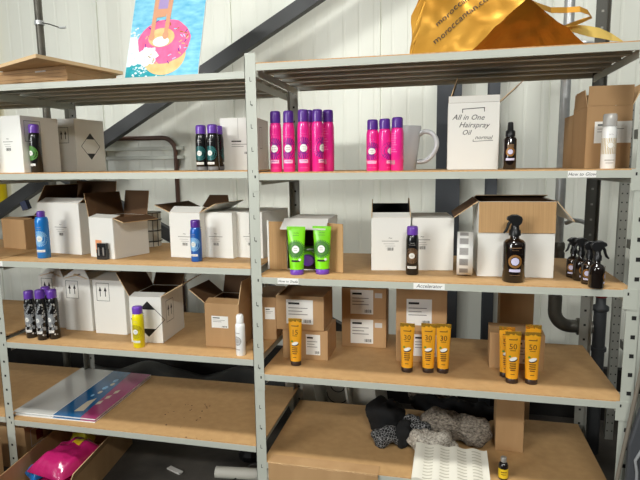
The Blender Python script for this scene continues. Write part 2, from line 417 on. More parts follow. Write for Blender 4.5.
# ------------------------------------------------------------------ cartons
def arrows(b, mp, u, v, w, h):
    b.p_frame(mp, u, v, u+w, v+h, .0022, 'ink')
    for k in (.3, .7):
        c = u+w*k; b.p_line(mp, (c, v+h*.25), (c, v+h*.6), .0045, 'ink'); b.p_poly(mp, [(c-w*.11, v+h*.55), (c+w*.11, v+h*.55), (c, v+h*.8)], 'ink')
def diamond(b, mp, u, v, r):
    P = [(u-r, v), (u, v-r), (u+r, v), (u, v+r)]
    for i in range(4): b.p_line(mp, P[i], P[(i+1) % 4], .003, 'ink')
    b.p_poly(mp, [(u-r*.45, v+r*.55), (u+r*.45, v+r*.55), (u, v+r)], 'ink'); b.p_poly(mp, [(u-r*.45, v-r*.55), (u, v-r), (u+r*.45, v-r*.55)], 'ink')
def print_block(b, mp, u, v, w):                 # small faint print with a code below
    b.p_text(mp, '~', u, v+.025, .03, 'ink_soft')
    b.p_rect(mp, u-w/2, v+.018, u+w/2, v+.0205, 'ink_soft'); b.p_rect(mp, u-w*.4, v+.006, u+w*.25, v+.008, 'ink_pale'); b.p_rect(mp, u-w*.3, v-.004, u+w*.3, v-.002, 'ink_pale'); b.p_code(mp, u-.014, v-.024, .03, .014)
class Carton:
    def __init__(s, name, label, loc, yaw, w, d, h, m='carton_white', inner='carton_inner', open=False, group=None, tape=True, t=.004):
        s.root = thing(name, label, 'box', loc, yaw, group); s.w, s.d, s.h, s.m, s.inner, s.t = w, d, h, m, inner, t
        b = s.b = MB(); s.stick = []
        if open:
            b.box((0, 0, 0), (w, t, h), m); b.box((0, d-t, 0), (w, d, h), m); b.box((0, t, 0), (t, d-t, h), m); b.box((w-t, t, 0), (w, d-t, h), m); b.box((t, t, 0), (w-t, d-t, t), m)
            e = .0006
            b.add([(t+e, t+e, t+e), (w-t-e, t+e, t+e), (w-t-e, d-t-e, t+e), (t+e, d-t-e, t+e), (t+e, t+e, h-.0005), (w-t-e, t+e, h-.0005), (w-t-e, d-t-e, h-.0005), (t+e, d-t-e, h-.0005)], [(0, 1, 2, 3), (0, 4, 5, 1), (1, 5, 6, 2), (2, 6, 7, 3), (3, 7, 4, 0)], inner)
        else:
            b.box((0, 0, 0), (w, d, h), m)
            if tape: b.p_rect(plane_map((0, 0, h), (1, 0, 0), (0, 1, 0)), 0, d/2-.0015, w, d/2+.0015, 'ink_soft', .0003)
        s.front = plane_map((0, 0, 0), (1, 0, 0), (0, 0, 1)); s.right = plane_map((w, 0, 0), (0, 1, 0), (0, 0, 1)); s.left = plane_map((0, d, 0), (0, -1, 0), (0, 0, 1))
    def flap(s, side, ang, ln, cut=0.):
        w, d, h = s.w, s.d, s.h
        o, U, N = {'front': ((0, 0, h), (1, 0, 0), (0, -1, 0)), 'back': ((w, d, h), (-1, 0, 0), (0, 1, 0)), 'left': ((0, d, h), (0, -1, 0), (-1, 0, 0)), 'right': ((w, 0, h), (0, 1, 0), (1, 0, 0))}[side]
        o, U, N = Vector(o), Vector(U), Vector(N); W = w if side in ('front', 'back') else d
        V = N*math.cos(R(ang))+Vector((0, 0, 1))*math.sin(R(ang)); T = U.cross(V).normalized(); t = .0035   # T = side that shows the inner face when upright
        if T.dot(N) > 0 and abs(ang-90) < 89: pass
        b = MB(); c = .0015
        q = [o+U*c+V*.001, o+U*(W-c)+V*.001, o+U*(W-c-cut)+V*ln, o+U*(c+cut)+V*ln]
        inn = -N*math.sin(R(ang))+Vector((0, 0, 1))*math.cos(R(ang))      # normal of the inner face
        r = [p+inn*t for p in q]
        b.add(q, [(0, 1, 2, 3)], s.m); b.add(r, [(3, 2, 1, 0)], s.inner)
        b.add(q+r, [(0, 4, 5, 1), (1, 5, 6, 2), (2, 6, 7, 3), (3, 7, 4, 0)], 'carton_edge')
        b.build('flap', s.root); return s
    def sticker(s, face, u, v, w, h, lines=3, code=True, m='paper'):
        b = MB(); mp = face; b.p_rect(mp, u, v, u+w, v+h, m, .0005, 1); b.p_rect(mp, u+w*.08, v+h*.8, u+w*.5, v+h*.88, 'ink', .0009, 1)
        for k in range(lines): b.p_rect(mp, u+w*.08, v+h*(.64-.13*k), u+w*(.8-.2*(k % 2)), v+h*(.67-.13*k), 'ink_soft', .0009, 1)
        if code: b.p_code(mp, u+w*.62, v+h*.06, w*.32, h*.13, e=.0009)
        s.stick.append(b.build('shipping_label', s.root)); return s
    def done(s):
        s.body = s.b.build('carton_body', s.root, bevel=.0015)
        for o in s.stick: o.parent = s.body
        return s

# L2
W2 = L[1]
x0 = XY(-14, .13); x1 = XY(24.5, .13)
c = Carton('white_carton', 'closed white carton at the far left of the eye-level shelf, behind the green-labelled can', (XY(24.5, .05)-.30*math.cos(R(4)), .05+.30*math.sin(R(4)), W2), R(-4), .30, .24, .272)
print_block(c.b, c.front, .215, .13, .06); c.b.p_frame(c.right, .02, .15, .12, .25, .002, 'ink'); c.done()
c = Carton('white_carton', 'white carton with a black diamond mark on its right face', (XY(80.5, .43)-.2, .43, W2), R(-6), .2, .225, atY(80, 118.5, .43).z-W2)
diamond(c.b, c.right, .1125, .138, .072); arrows(c.b, c.front, .085, .155, .07, .085); c.done()
x0 = XY(221.5, .2); x1 = XY(257, .2)
c = Carton('white_carton', 'closed white carton on the eye-level shelf behind the middle steel upright', (x0, .2, W2), R(6), x1-x0, .24, .24); c.b.p_rect(c.front, .085, .14, .087, .238, 'ink_pale'); c.b.p_frame(c.right, .05, .1, .1, .2, .002, 'ink_soft')
c.sticker(c.front, .045, .07, .11, .075, 2); c.done()
c = Carton('white_carton', 'small white carton mostly hidden behind the teal-labelled cans', (XY(205, .42), .42, W2), 0, .085, .14, .235).done()
# L3
W3 = L[2]
def P3(px, py): return atZ(px, py, W3)
p = P3(41, 252); q = P3(82, 255); yaw = math.atan2(q.y-p.y, q.x-p.x)
c = Carton('white_carton', 'open white carton with dark raised flaps behind the light blue can', p, yaw, (q-p).length, .26, .265, open=True); print_block(c.b, c.front, .16, .12, .085); c.flap('back', 82, .105); c.flap('left', 115, .10, .02); c.flap('front', 150, .05); c.done()
p = P3(91, 256.5); q = P3(117, 259); yaw = math.atan2(q.y-p.y, q.x-p.x)
c = Carton('white_carton', 'small open white carton with brown raised flaps and an orange sticker', p, yaw-R(4), (q-p).length, .215, .20, open=True)
c.flap('back', 80, .125); c.flap('right', -14, .08); c.flap('left', 78, .12); c.flap('front', 165, .05)
b = MB(); b.p_rect(c.front, .045, .02, .092, .088, 'orange', .0008, 1); b.build('sticker', c.root)['label'] = 'orange sticker'; c.done()
for i, (px0, px1, lab) in enumerate(((171, 200, 'open white carton with wide dark flaps, behind the darker blue can'), (201.5, 232.5, 'closed white carton in the row between the darker blue can and the middle upright'), (234, 262, 'white carton standing half behind the middle steel upright on the tan third shelf'))):
    p = P3(px0, 257); q = P3(px1, 259.5); yaw = math.atan2(q.y-p.y, q.x-p.x)
    if i == 2: p.x += .008
    c = Carton('white_carton', lab, p, yaw*.5, (q-p).length-.008, .30, .222, open=(i == 0), group=None)
    print_block(c.b, c.front, .085, .085, .075)
    if i == 0: c.flap('back', 62, .075, .03); c.flap('left', 22, .09); c.flap('right', 27, .095, .01); c.flap('front', 150, .055)
    c.done()
p = P3(-12, 252)
c = Carton('cardboard_carton', 'plain brown carton lying open at the left end of the third shelf', (-1.645, .30, W3+.001), R(-16), .21, .20, .165, 'carton_brown', open=True); c.flap('back', 40, .1); c.flap('front', 172, .05); c.done()
c.root.location = (-1.645, .36, W3+.0005)
# R2
V2 = Rr[1]
x0, x1 = XY(447, .2), XY(498, .2)
c = Carton('white_carton', 'white carton with handwriting "All in One Hairspray Oil" and loose top flaps', (x0, .2, V2), 0, x1-x0, .28, .278, open=True)
c.flap('front', 80, .028); c.flap('left', 108, .11); c.flap('right', 42, .12); c.flap('back', 130, .06)
f_ = c.front; w = x1-x0
c.b.p_line(f_, (.058, .252), (.148, .256), .003, 'ink'); c.b.p_line(f_, (.059, .237), (.059, .253), .003, 'ink'); c.b.p_line(f_, (.147, .24), (.147, .257), .003, 'ink')
for t_, u, v, s_ in (('All in One', .082, .208, .031), ('Hairspray', .105, .176, .031), ('Oil', .075, .146, .029), ('normal', .145, .126, .024)): c.b.p_text(f_, t_, u, v, s_, 'ink', shear=.35, rot=-.03)
c.b.p_line(f_, (.105, .118), (.185, .121), .002, 'ink'); c.b.p_line(f_, (.104, .117), (.105, .126), .002, 'ink'); c.done()
x0, x1 = XY(584, .2), XY(629, .2)
c = Carton('cardboard_carton', 'tall brown carton with its front flap raised, behind the white foam can', (x0, .2, V2), R(0), x1-x0, .24, .246, 'carton_brown', 'carton_brown', open=True); c.flap('front', 87, .078); c.flap('right', 65, .09); c.flap('left', 88, .07, .05); c.flap('back', 100, .07); c.sticker(c.front, .03, .10, .135, .085, 2, False); c.done()
c = Carton('cardboard_carton', 'narrow brown carton behind and left of the tall open brown one', (XY(571.5, .45), .45, V2), R(0), .085, .2, .235, 'carton_brown', tape=False).done()
# R3
V3 = Rr[2]
def Q3(px, py): return atZ(px, py, V3)
p = Q3(265, 271.5)
# carton lying on its side: opening towards us, holds green tubes
t = thing('cardboard_carton', 'carton on its side with its open mouth showing lime green tubes', 'box', (p.x+.0, .135, V3))
b = MB(); w, d, h = .325, .26, .235; k = .004; x_l = .085
b.box((x_l, .03, 0), (w-.045, d, k), 'carton_white'); b.box((x_l, .03, h-k), (w-.045, d, h), 'carton_white'); b.box((x_l, .03, k), (x_l+k, d, h-k), 'carton_white'); b.box((w-.045-k, .03, k), (w-.045, d, h-k), 'carton_white'); b.box((x_l+k, d-k, k), (w-.045-k, d, h-k), 'carton_white')
e = .0006; xl, xr = x_l+k+e, w-.045-k-e
b.add([(xl, .031, k+e), (xr, .031, k+e), (xr, d-k-e, k+e), (xl, d-k-e, k+e), (xl, .031, h-k-e), (xr, .031, h-k-e), (xr, d-k-e, h-k-e), (xl, d-k-e, h-k-e)], [(0, 1, 2, 3), (4, 7, 6, 5), (0, 3, 7, 4), (1, 5, 6, 2), (3, 2, 6, 7)], 'carton_inner')
b.build('carton_body', t)
b = MB(); b.box((.004, .024, .001), (x_l+.002, .028, h-.012), 'carton_tan'); b.box((-.004, .022, .001), (.0035, .03, h-.008), 'carton_white'); b.build('flap', t)['label'] = 'tan flap folded open to the left'
b = MB(); M = Matrix.Translation((w-.045, .028, 0))@Matrix.Rotation(R(-28), 4, 'Z'); b.box((0, -.003, .001), (.09, 0, h-.016), 'carton_tan', M); b.build('flap', t)['label'] = 'tan flap folded open to the right'
b = MB(); M = Matrix.Translation((x_l-.006, .03, h))@Matrix.Rotation(R(28), 4, 'X'); b.box((0, -.085, .0), (w-.045-x_l+.012, 0, .0035), 'carton_white', M); b.build('flap', t)['label'] = 'white flap hanging over the mouth'
p = Q3(371.5, 270); q = Q3(410.5, 270)
c = Carton('white_carton', 'open white carton with black-lined flaps behind the purple-capped black can', (p.x, .205, V3), R(7), (q.x-p.x)+.002, .22, .24, inner='cloth_black', open=True); print_block(c.b, c.front, .085, .115, .075); c.flap('front', 152, .045); c.flap('back', 95, .05); c.flap('left', 92, .075, .085); c.flap('right', 92, .08, .09); c.done()
q2 = Q3(453, 271)
c = Carton('white_carton', 'closed white carton between the black-lined one and the label roll', (q.x+.006, .236, V3), R(7), q2.x-q.x-.004, .27, .238); print_block(c.b, c.front, .045, .12, .07); c.done()
p = Q3(477, 277); q = Q3(554, 279)
c = Carton('white_carton', 'large white carton with a tan front flap hanging down, behind the big amber sprayer', (p.x, .15, V3), R(1.5), q.x-p.x, .30, .318, open=True)
c.m = 'carton_white'
c.inner = 'carton_tan'; c.flap('front', -88, .13); c.inner = 'carton_inner'; c.flap('left', -35, .12); c.flap('right', -50, .11); c.flap('back', 172, .13); c.done()
# L4
W4 = L[3]
def P4(px, py): return atZ(px, py, W4)
for i, (px0, py0, px1, py1, lab, hh) in enumerate(((33, 325, 65, 330, 'white up-arrow carton standing behind the silver-black cans', .28), (66, 329.5, 95.5, 331.5, 'white up-arrow carton in the middle of the row of three', .28), (96, 333, 130, 335, 'white up-arrow carton beside the open diamond-marked one', .285))):
    p = P4(px0, py0); q = P4(px1, py1); yaw = math.atan2(q.y-p.y, q.x-p.x)
    if i == 2: yaw = R(0)
    if i == 0: p.x = -1.352
    c = Carton('white_carton', lab, p, yaw*.5, (q-p).length-.014, .27, hh, open=True, group=None)
    arrows(c.b, c.front, .02, .175, .075, .095)
    if i < 2: c.flap('left', 165, .10); c.flap('right', 165, .10); c.flap('back', 160, .09); c.flap('front', 125, .09, .085)
    else: c.flap('front', 172, .12); c.flap('back', 172, .12)
    c.done()
p = P4(131.5, 342); q = P4(161.5, 344.5)
c = Carton('white_carton', 'open white carton with brown flaps and a black diamond, behind the yellow can', p, R(4), (q-p).length, .26, .232, open=True); diamond(c.b, c.front, .095, .12, .088); arrows(c.b, c.right, .05, .09, .085, .11)
c.flap('left', 62, .13); c.flap('right', 30, .13); c.flap('back', 55, .1); c.flap('front', 170, .06); c.done()
p = P4(206, 346); q = P4(239.5, 349)
c = Carton('cardboard_carton', 'open brown carton with a white label and splayed flaps beside the white bottle', p, R(-1), (q-p).length, .22, .213, 'carton_brown', 'carton_inner', open=True); c.flap('left', 38, .1); c.flap('back', 70, .13); c.flap('right', 82, .11, .01); c.flap('front', 160, .05); c.sticker(c.front, .035, .095, .085, .058, 2); c.done()
c = Carton('cardboard_carton', 'brown carton seen just right of the middle upright, with a label on its front', (-.125, .262, W4), R(6), .125, .26, .215, 'carton_brown', tape=False); c.sticker(c.front, .068, .105, .05, .06, 2, False); c.done()
# R4
V4 = Rr[3]
def Q4(px, py): return atZ(px, py, V4)
p = Q4(283, 358); q = Q4(328, 361)
a = p.x
c = Carton('cardboard_carton', 'lower brown carton of the left stack, behind the tube marked 15', (p.x, .205, V4), R(0), q.x-p.x, .20, .147, 'carton_brown', tape=False); c.sticker(c.front, .115, .025, .07, .10); c.done()
c = Carton('cardboard_carton', 'upper brown carton of the left stack, its white label above the tube marked 15', (p.x-.025, .19, V4+.1478), R(1), q.x-p.x+.01, .22, .165, 'carton_brown', tape=False); c.sticker(c.front, .05, .03, .13, .118); c.flap('left', 150, .02); c.done()
p = Q4(342, 346); q = Q4(386, 348.5)
for k, lab in enumerate(('lower brown carton of the rear stack, left of the steel column', 'upper brown carton of the rear stack, left of the steel column')):
    c = Carton('cardboard_carton', lab, (p.x, .425, V4+.1535*k), R(2), q.x-p.x, .20, .153, 'carton_brown', tape=False); c.sticker(c.front, .045, .02, .115, .125); c.b.p_rect(c.front, .168, .105, .205, .13, 'paper_grey'); c.done()
p = Q4(395.5, 362); q = Q4(446, 362)
c = Carton('cardboard_carton', 'lower brown carton behind the three tubes marked 30', (p.x, .265, V4), R(3), q.x-p.x, .22, .147, 'carton_brown', tape=False); c.sticker(c.front, .08, .03, .11, .105); c.done()
c = Carton('cardboard_carton', 'upper brown carton behind the three tubes marked 30, under the Accelerator strip', (p.x, .265, V4+.148), R(3), q.x-p.x, .22, .215, 'carton_brown', tape=False); c.sticker(c.front, .048, .03, .115, .125); c.done()
p = Q4(489, 368); q = Q4(543, 372)
c = Carton('cardboard_carton', 'small brown carton behind the tubes marked 50', (p.x, .265, V4), R(-2), .232, .16, .165, 'carton_brown'); c.sticker(c.front, .115, .03, .045, .11); c.done()
c = Carton('cardboard_carton', 'tall narrow brown carton on the floor behind the small carton of the 50 tubes', (atY(500, 305, .80).x, .80, .001), 0, atY(534, 305, .80).x-atY(500, 305, .80).x, .12, 1.12, 'carton_brown', tape=False).done()
# R5
V5 = Rr[4]
c = Carton('cardboard_carton', 'narrow brown carton standing upright on the lowest right shelf beside the fur', (atZ(495, 450, V5).x, .312, V5), R(0), .124, .11, .30, 'carton_brown', tape=False); c.b.p_rect(c.front, .0, .20, .124, .201, 'tape'); c.done()

# ------------------------------------------------------------------ spray cans
def can_body(r, h, cap_h, body, cap, cap_r=.88, shoulder=.028, capname='cap'):
    b = MB(); hb = h-cap_h; s = shoulder
    b.lathe([(r*.9, 0), (r, .004), (r, hb-s), (r*.985, hb-s*.75), (r*.93, hb-s*.4), (r*.86, hb-s*.12), (r*.80, hb)], body, 28)
    c = MB(); q = r*cap_r
    c.lathe([(q, hb+.0005), (q, hb+cap_h*.72), (q*.95, hb+cap_h*.9), (q*.8, h-.001), (q*.5, h)], cap, 24)
    return b, c
def sun(b, mp, u, v, r, bg, ray_, disc='paper', ring=1.0, n=26):
    b.p_disc(mp, u, v, 0.001, r, bg, .0003, 28, 3); b.p_rays(mp, u, v, r*.55, r*1.04, ray_, n, .26, .0006); b.p_disc(mp, u, v, .0008, r*.36, disc, .0009, 20, 2)
    for k in (-1, 1): b.p_rect(mp, u-r*.2, v+k*r*.1-.0008, u+r*.2, v+k*r*.1+.0008, 'ink_soft', .0012, 2)
def back_print(b, r, h, m):
    mp = cyl_map(r, R(165))
    for k in range(9): b.p_rect(mp, -.022, h*.35+.011*k, .022-.006*(k % 3), h*.35+.011*k+.004, m, .0005, 6)
    b.p_code(mp, -.015, h*.12, .03, .02, 'ink_pale', 9, .0006)
def pink_can():
    r, h = .0262, .262
    root = thing('spray_can', 'x', 'spray can', (0, 0, 0)); b, c = can_body(r, h, .052, 'pink', 'purple'); mp = cyl_map(r)
    sun(b, mp, 0, .100, .045, 'purple_print', 'pink'); b.p_text(mp, '~~', 0, .155, .018, 'pink_mid', .0006, .3); b.p_rect(mp, -.018, .149, .018, .1505, 'pink_mid', .0005)
    b.p_rect(mp, -.021, .037, .021, .052, 'pink_pale', .0005); b.p_rect(mp, -.014, .045, .014, .047, 'purple_print', .0008); b.p_rect(mp, -.02, .016, .02, .018, 'pink_mid', .0005); back_print(b, r, h, 'pink_mid')
    b.build('can', root); c.build('cap', root); return root
pk = pink_can(); gp1 = 'row of pink spray cans beside the middle upright'; first = True
six = [(276.5, .10, 0, 1, 'leftmost pink spray can of the six beside the middle upright'), (289.5, .10, 6, 1, 'second pink spray can from the middle upright'),
       (304, .095, 14, 1.01, 'third pink spray can from the middle upright, its badge turned right'), (309.5, .185, 180, 1.03, 'pink spray can tucked behind the third one from the middle upright'),
       (318, .115, 66, 1.01, 'fifth pink spray can from the middle upright, turned to its side print'), (328.5, .165, 160, 1.015, 'rightmost pink spray can of the six, showing its back print')]
for px, Y, rot, s, lab in six:
    loc = (XY(px, Y), Y, V2)
    if first: o = pk; o.location = loc; o['label'] = lab; o['group'] = gp1; first = False
    else: o = dup(pk, loc, R(rot), lab, gp1)
    o.rotation_euler.z = R(rot); o.scale.z = s
for px, Y, rot, s, lab in [(372.5, .12, 0, .82, 'leftmost of the three shorter pink spray cans, its badge facing front'), (384.5, .11, 70, .825, 'middle one of the three shorter pink spray cans'), (397, .105, 150, .84, 'pink spray can right in front of the grey mug')]:
    o = dup(pk, (XY(px, Y), Y, V2), R(rot), lab, 'three pink spray cans by the grey mug'); o.scale.z = s
def plain_can(label, loc, r, h, cap_h, body, cap, bg, ray_, txt='paper', rot=0, cz=.42, rs=1.25, group=None, extra=None, cap_r=.88):
    root = thing('spray_can', label, 'spray can', loc, R(rot), group); b, c = can_body(r, h, cap_h, body, cap, cap_r); mp = cyl_map(r)
    sun(b, mp, 0, h*cz, r*rs, bg, ray_); b.p_rect(mp, -r*.75, h*.135, r*.75, h*.185, txt, .0005); b.p_rect(mp, -r*.5, h*.155, r*.5, h*.163, 'ink_soft', .0008)
    b.p_text(mp, '~~', 0, h*.64, r*.6, 'ink_pale', .0006, .3); b.p_rect(mp, -r*.5, h*.62, r*.5, h*.625, 'ink_pale', .0005)
    if extra: extra(b, mp, r, h)
    back_print(b, r, h, 'ink_soft'); b.build('can', root); c.build('cap', root); return root
plain_can('black spray can with a green badge and purple cap before the far-left white carton', (XY(37.5, .10), .10, W2), .0275, .233, .043, 'can_black', 'purple_lid', 'green_print', 'leaf', rot=-14, cz=.40)
gt = 'three teal-badged black cans'
def teal_x(b, mp, r, h): b.p_rect(mp, -r*1.5, .003, r*1.5, .018, 'grey_can', .0004, 12)
tl = plain_can('leftmost of the three black cans with teal badges', (XY(202.5, .115), .115, W2), .0262, .205, .04, 'can_black', 'purple_lid', 'teal_print', 'can_black', rot=0, cz=.38, group=gt, extra=teal_x)
o = dup(tl, (XY(214, .095), .095, W2), R(-12), 'middle teal-badged black can, nearest the shelf edge', gt)
o = dup(tl, (XY(219, .18), .18, W2), R(120), 'teal-badged black can hidden behind the other two, turned away', gt)
p = P3(44.5, 257.5)
plain_can('light blue spray can with a slanted purple nozzle cap on the third shelf', p, .0315, .235, .03, 'blue', 'purple_lid', 'blue_pale', 'blue', rot=8, cz=.42, cap_r=.62)
p = P3(197, 261)
plain_can('smaller deeper blue spray can before the row of white cartons', p, .026, .197, .036, 'blue_deep', 'purple', 'blue_pale', 'blue', rot=-6, cz=.42)
p = Q3(412, 274)
plain_can('black can with a brown badge and purple cap on the Accelerator shelf', p, .0275, .212, .038, 'can_black', 'purple_lid', 'brown_print', 'can_black', cz=.40)
p = P4(139.5, 346.5)
plain_can('yellow spray can with a purple cap before the open diamond-marked carton', p, .0275, .202, .036, 'yellow', 'purple_lid', 'olive_print', 'yellow', cz=.40)
def silver(b, mp, r, h):
    rnd = random.Random(3)
    for k in range(170):
        u = rnd.uniform(-r*1.45, r*1.45); v = rnd.uniform(h*.1, h*.74); q = rnd.uniform(.003, .008)
        b.p_poly(mp, [(u+q*rnd.uniform(.5, 1)*math.cos(a), v+q*rnd.uniform(.5, 1)*math.sin(a)) for a in [i*1.05 for i in range(6)]], ('silver_print', 'paper_grey', 'grey_can', 'silver_print')[k % 4], .0002+.000001*k)
gs = 'silver-black purple-capped cans'
p = P4(33, 337)
sv = plain_can('leftmost of the silver and black patterned cans', p, .0265, .246, .042, 'can_black', 'purple_lid', 'silver_print', 'grey_can', rot=0, cz=.40, group=gs, extra=silver, rs=1.1)
sv.location.x -= .004
dup(sv, P4(43.5, 339), R(-8), 'middle silver and black patterned can, set slightly forward', gs).scale.z = 1.05
dup(sv, P4(55.3, 338), R(-10), 'rightmost of the silver and black patterned cans', gs).scale.z = 1.04
dup(sv, P4(49, 333.5), R(60), 'silver and black patterned can tucked behind the front three', gs).scale.z = 1.03
# white foam cans
r_, h_ = .0262, .206
root = thing('foam_can', 'white and gold foam can with a clear cap on the eye-level right shelf', 'spray can', (XY(607, .1), .1, V2)); b, c = MB(), MB(); mp = cyl_map(r_)
b.lathe([(r_*.95, 0), (r_, .004), (r_, .145), (r_*.93, .155), (r_*.8, .16)], 'white_gloss', 28)
for k in range(12): b.p_rect(mp, -.036+.006*k, .055, -.0335+.006*k, .115, 'gold_print', .0005, 2)
b.p_disc(mp, 0, .088, .0005, .014, 'paper', .0009); b.p_disc(mp, 0, .088, .011, .0125, 'gold_print', .0012); b.p_text(mp, '~~', 0, .125, .015, 'ink_soft', .0006); b.p_rect(mp, -.018, .03, .018, .034, 'ink_pale', .0006); b.p_rect(mp, -.014, .02, .014, .023, 'ink_pale', .0006)
b.build('can', root); c.lathe([(.025, .1605), (.0245, .2), (.022, .206)], 'clear_cap', 24); c.build('cap', root)['label'] = 'clear plastic cap'
b = MB(); b.lathe([(.012, .161), (.012, .185), (.009, .188)], 'white_gloss', 16); b.build('nozzle', root)
p = P4(241, 354.5); r_ = .0225
root = thing('foam_bottle', 'slim white bottle with a printed badge before the open brown carton', 'bottle', p); b, c = MB(), MB(); mp = cyl_map(r_, R(-25))
b.lathe([(r_*.95, 0), (r_, .004), (r_, .135), (r_*.92, .145), (r_*.75, .15)], 'white_gloss', 28); b.p_disc(mp, 0, .07, .018, .022, 'ink_pale'); b.p_disc(mp, 0, .07, .0005, .012, 'ink_pale'); b.p_rays(mp, 0, .07, .013, .019, 'ink_soft', 18); b.p_rect(mp, -.015, .105, .015, .109, 'ink_pale'); b.p_rect(mp, -.015, .028, .015, .032, 'ink_pale'); b.build('bottle_body', root)
c.lathe([(.0175, .1505), (.017, .182), (.013, .19)], 'white_gloss', 20); c.build('cap', root)
# two small black tubes with silver bases in front of the small open carton
for px, lab in ((103.5, 'left one of two small black square bottles by the orange sticker'), (108.5, 'right one of two small black square bottles by the orange sticker')):
    p = P3(px, 258.5); root = thing('small_bottle', lab, 'bottle', (p.x, .098, W3), 0, 'pair of small black bottles')
    MB().box((-.0135, -.0135, 0), (.0135, .0135, .05), 'can_black').p_rect(plane_map((0, -.0136, 0), (1, 0, 0), (0, 0, 1)), -.004, .02, .004, .06, 'ink_soft').build('bottle_body', root, bevel=.002); MB().box((-.0115, -.0115, .0505), (.0115, .0115, .08), 'can_black').build('cap', root, bevel=.002)

# ------------------------------------------------------------------ tubes
def tube_parts(hw_top, r_bot, h, cap_h, body, cap, crimp, cap_sx=1.0):
    def prof(v):                       # half width, half thickness at 0..1 up the tube
        a = r_bot+(hw_top-r_bot)*v; t = r_bot*.82*(1-v)**.75+.0012
        return a, t
    def surf(u, z, e=0):
        v = min(max((z-cap_h)/(h-cap_h), 0), 1); a, t = prof(v); q = max(-1, min(1, u/a))
        return Vector((u, -(t*math.sqrt(max(0, 1-q*q))+e+.0002), z))
    b = MB(); n = 28; rows = 12; vs = []
    for j in range(rows+1):
        v = j/rows; a, t = prof(v)
        for i in range(n):
            q = 2*math.pi*i/n; vs.append((a*math.cos(q), t*math.sin(q), cap_h+(h-cap_h)*v))
    b.add(vs, [(j*n+i, j*n+(i+1) % n, (j+1)*n+(i+1) % n, (j+1)*n+i) for j in range(rows) for i in range(n)], body, True); b.add(vs[:n], [tuple(range(n-1, -1, -1))], body); b.add(vs[-n:], [tuple(range(n))], body)
    # crimped seal with folds
    pts = []; nn = 16
    for j, (z, s) in enumerate(((h-.016, 1.0), (h-.008, 1.0), (h, 1.0))):
        for i in range(nn+1):
            u = -hw_top+2*hw_top*i/nn; pts.append((u, -(.0026+.0016*abs(math.sin(i*.55+j*.8)) if j < 2 else .0024), z))
    b.add(pts, [(j*(nn+1)+i, j*(nn+1)+i+1, (j+1)*(nn+1)+i+1, (j+1)*(nn+1)+i) for j in range(2) for i in range(nn)], crimp, True)
    c = MB(); c.lathe([(r_bot*.93*cap_sx, 0), (r_bot*.98*cap_sx, .003), (r_bot*.98*cap_sx, cap_h-.003), (r_bot*.9*cap_sx, cap_h-.0005)], cap, 28, sy=.86)
    return b, c, surf
def gold_tube(num, label, loc, rot, group):
    root = thing('cream_tube', label, 'tube', loc, rot, group); b, c, s = tube_parts(.0325, .0255, .222, .022, 'gold_tube', 'dark_cap', 'gold_crimp')
    b.p_rect(s, -.017, .186, .017, .1895, 'tube_ink', .0004, 4); b.p_rect(s, .013, .190, .017, .193, 'tube_ink', .0004, 2)
    b.p_text(s, num, 0, .148, .033, 'tube_ink', .0006); b.p_rect(s, -.011, .141, .011, .1435, 'tube_ink', .0004, 4)
    E = lambda u, v, a, bb, r0=0.: (lambda x, y, e=0: s(u+x*a*math.cos(r0)-y*bb*math.sin(r0), v+x*a*math.sin(r0)+y*bb*math.cos(r0), e))
    b.p_disc(E(.002, .103, .017, .009, .25), 0, 0, .01, 1, 'shell', .0005, 20, 2); b.p_disc(E(.001, .107, .016, .0075, .3), 0, 0, .01, 1, 'paper', .0009, 20, 2); b.p_poly(s, [(-.018, .112), (-.008, .112), (-.009, .120), (-.016, .121)], 'leaf', .0008)
    for k, w in enumerate((.013, .012, .013, .010)): b.p_rect(s, -w, .084-.009*k, w, .0885-.009*k, 'tube_ink', .0004, 4)
    b.p_rect(s, -.008, .040, .008, .043, 'tube_ink', .0004, 4)
    b.build('tube', root); c.build('cap', root); return root
gold_tube('15', 'golden cream tube marked 15 before the left carton stack', Q4(296, 364.5), R(0), 'golden cream tubes')
a = gold_tube('30', 'leftmost of the three golden tubes marked 30', Q4(407, 371), 0, 'golden cream tubes')
dup(a, Q4(428, 371.5), R(-3), 'middle one of the three golden tubes marked 30', 'golden cream tubes'); dup(a, Q4(442.8, 372), R(4), 'rightmost of the three golden tubes marked 30', 'golden cream tubes')
a = gold_tube('50', 'left front golden tube marked 50', Q4(511.5, 382), R(2), 'golden cream tubes')
dup(a, Q4(531, 383), 0, 'right front golden tube marked 50', 'golden cream tubes'); dup(a, Q4(505.5, 376), R(-4), 'golden tube peeking out left behind the front left one marked 50', 'golden cream tubes'); o = dup(a, Q4(531.5, 377.5), R(3), 'golden tube hidden right behind the front right one marked 50', 'golden cream tubes'); o.scale.z = 1.06
def green_tube(label, loc, rot):
    root = thing('gel_tube', label, 'tube', loc, rot, 'lime green gel tubes'); b, c, s = tube_parts(.042, .031, .212, .024, 'lime', 'purple_lid', 'lime', 1.0)
    b.p_disc(s, 0, .113, .001, .0335, 'lime_dark', .0003, 28, 5); b.p_rays(s, 0, .113, .0335, .040, 'lime_dark', 30, .55, .0003); b.p_rays(s, 0, .113, .020, .030, 'lime', 30, .12, .0005); b.p_disc(s, 0, .113, .0005, .0165, 'paper', .0009, 20, 2)
    b.p_rect(s, -.008, .117, .008, .119, 'ink_soft', .0012, 2); b.p_rect(s, -.008, .108, .008, .110, 'ink_soft', .0012, 2)
    b.p_rect(s, -.018, .058, .018, .066, 'ink', .0006, 4); b.p_disc(s, .019, .068, .0005, .0055, 'paper', .0009, 14, 1); b.p_text(s, '~~', 0, .178, .022, 'lime_dark', .0005, .3); b.p_rect(s, -.014, .173, .014, .1745, 'lime_dark', .0005)
    b.build('tube', root); c.build('cap', root); return root
gl = green_tube('left standing lime green tube before the open carton', Q3(297, 274), R(0))
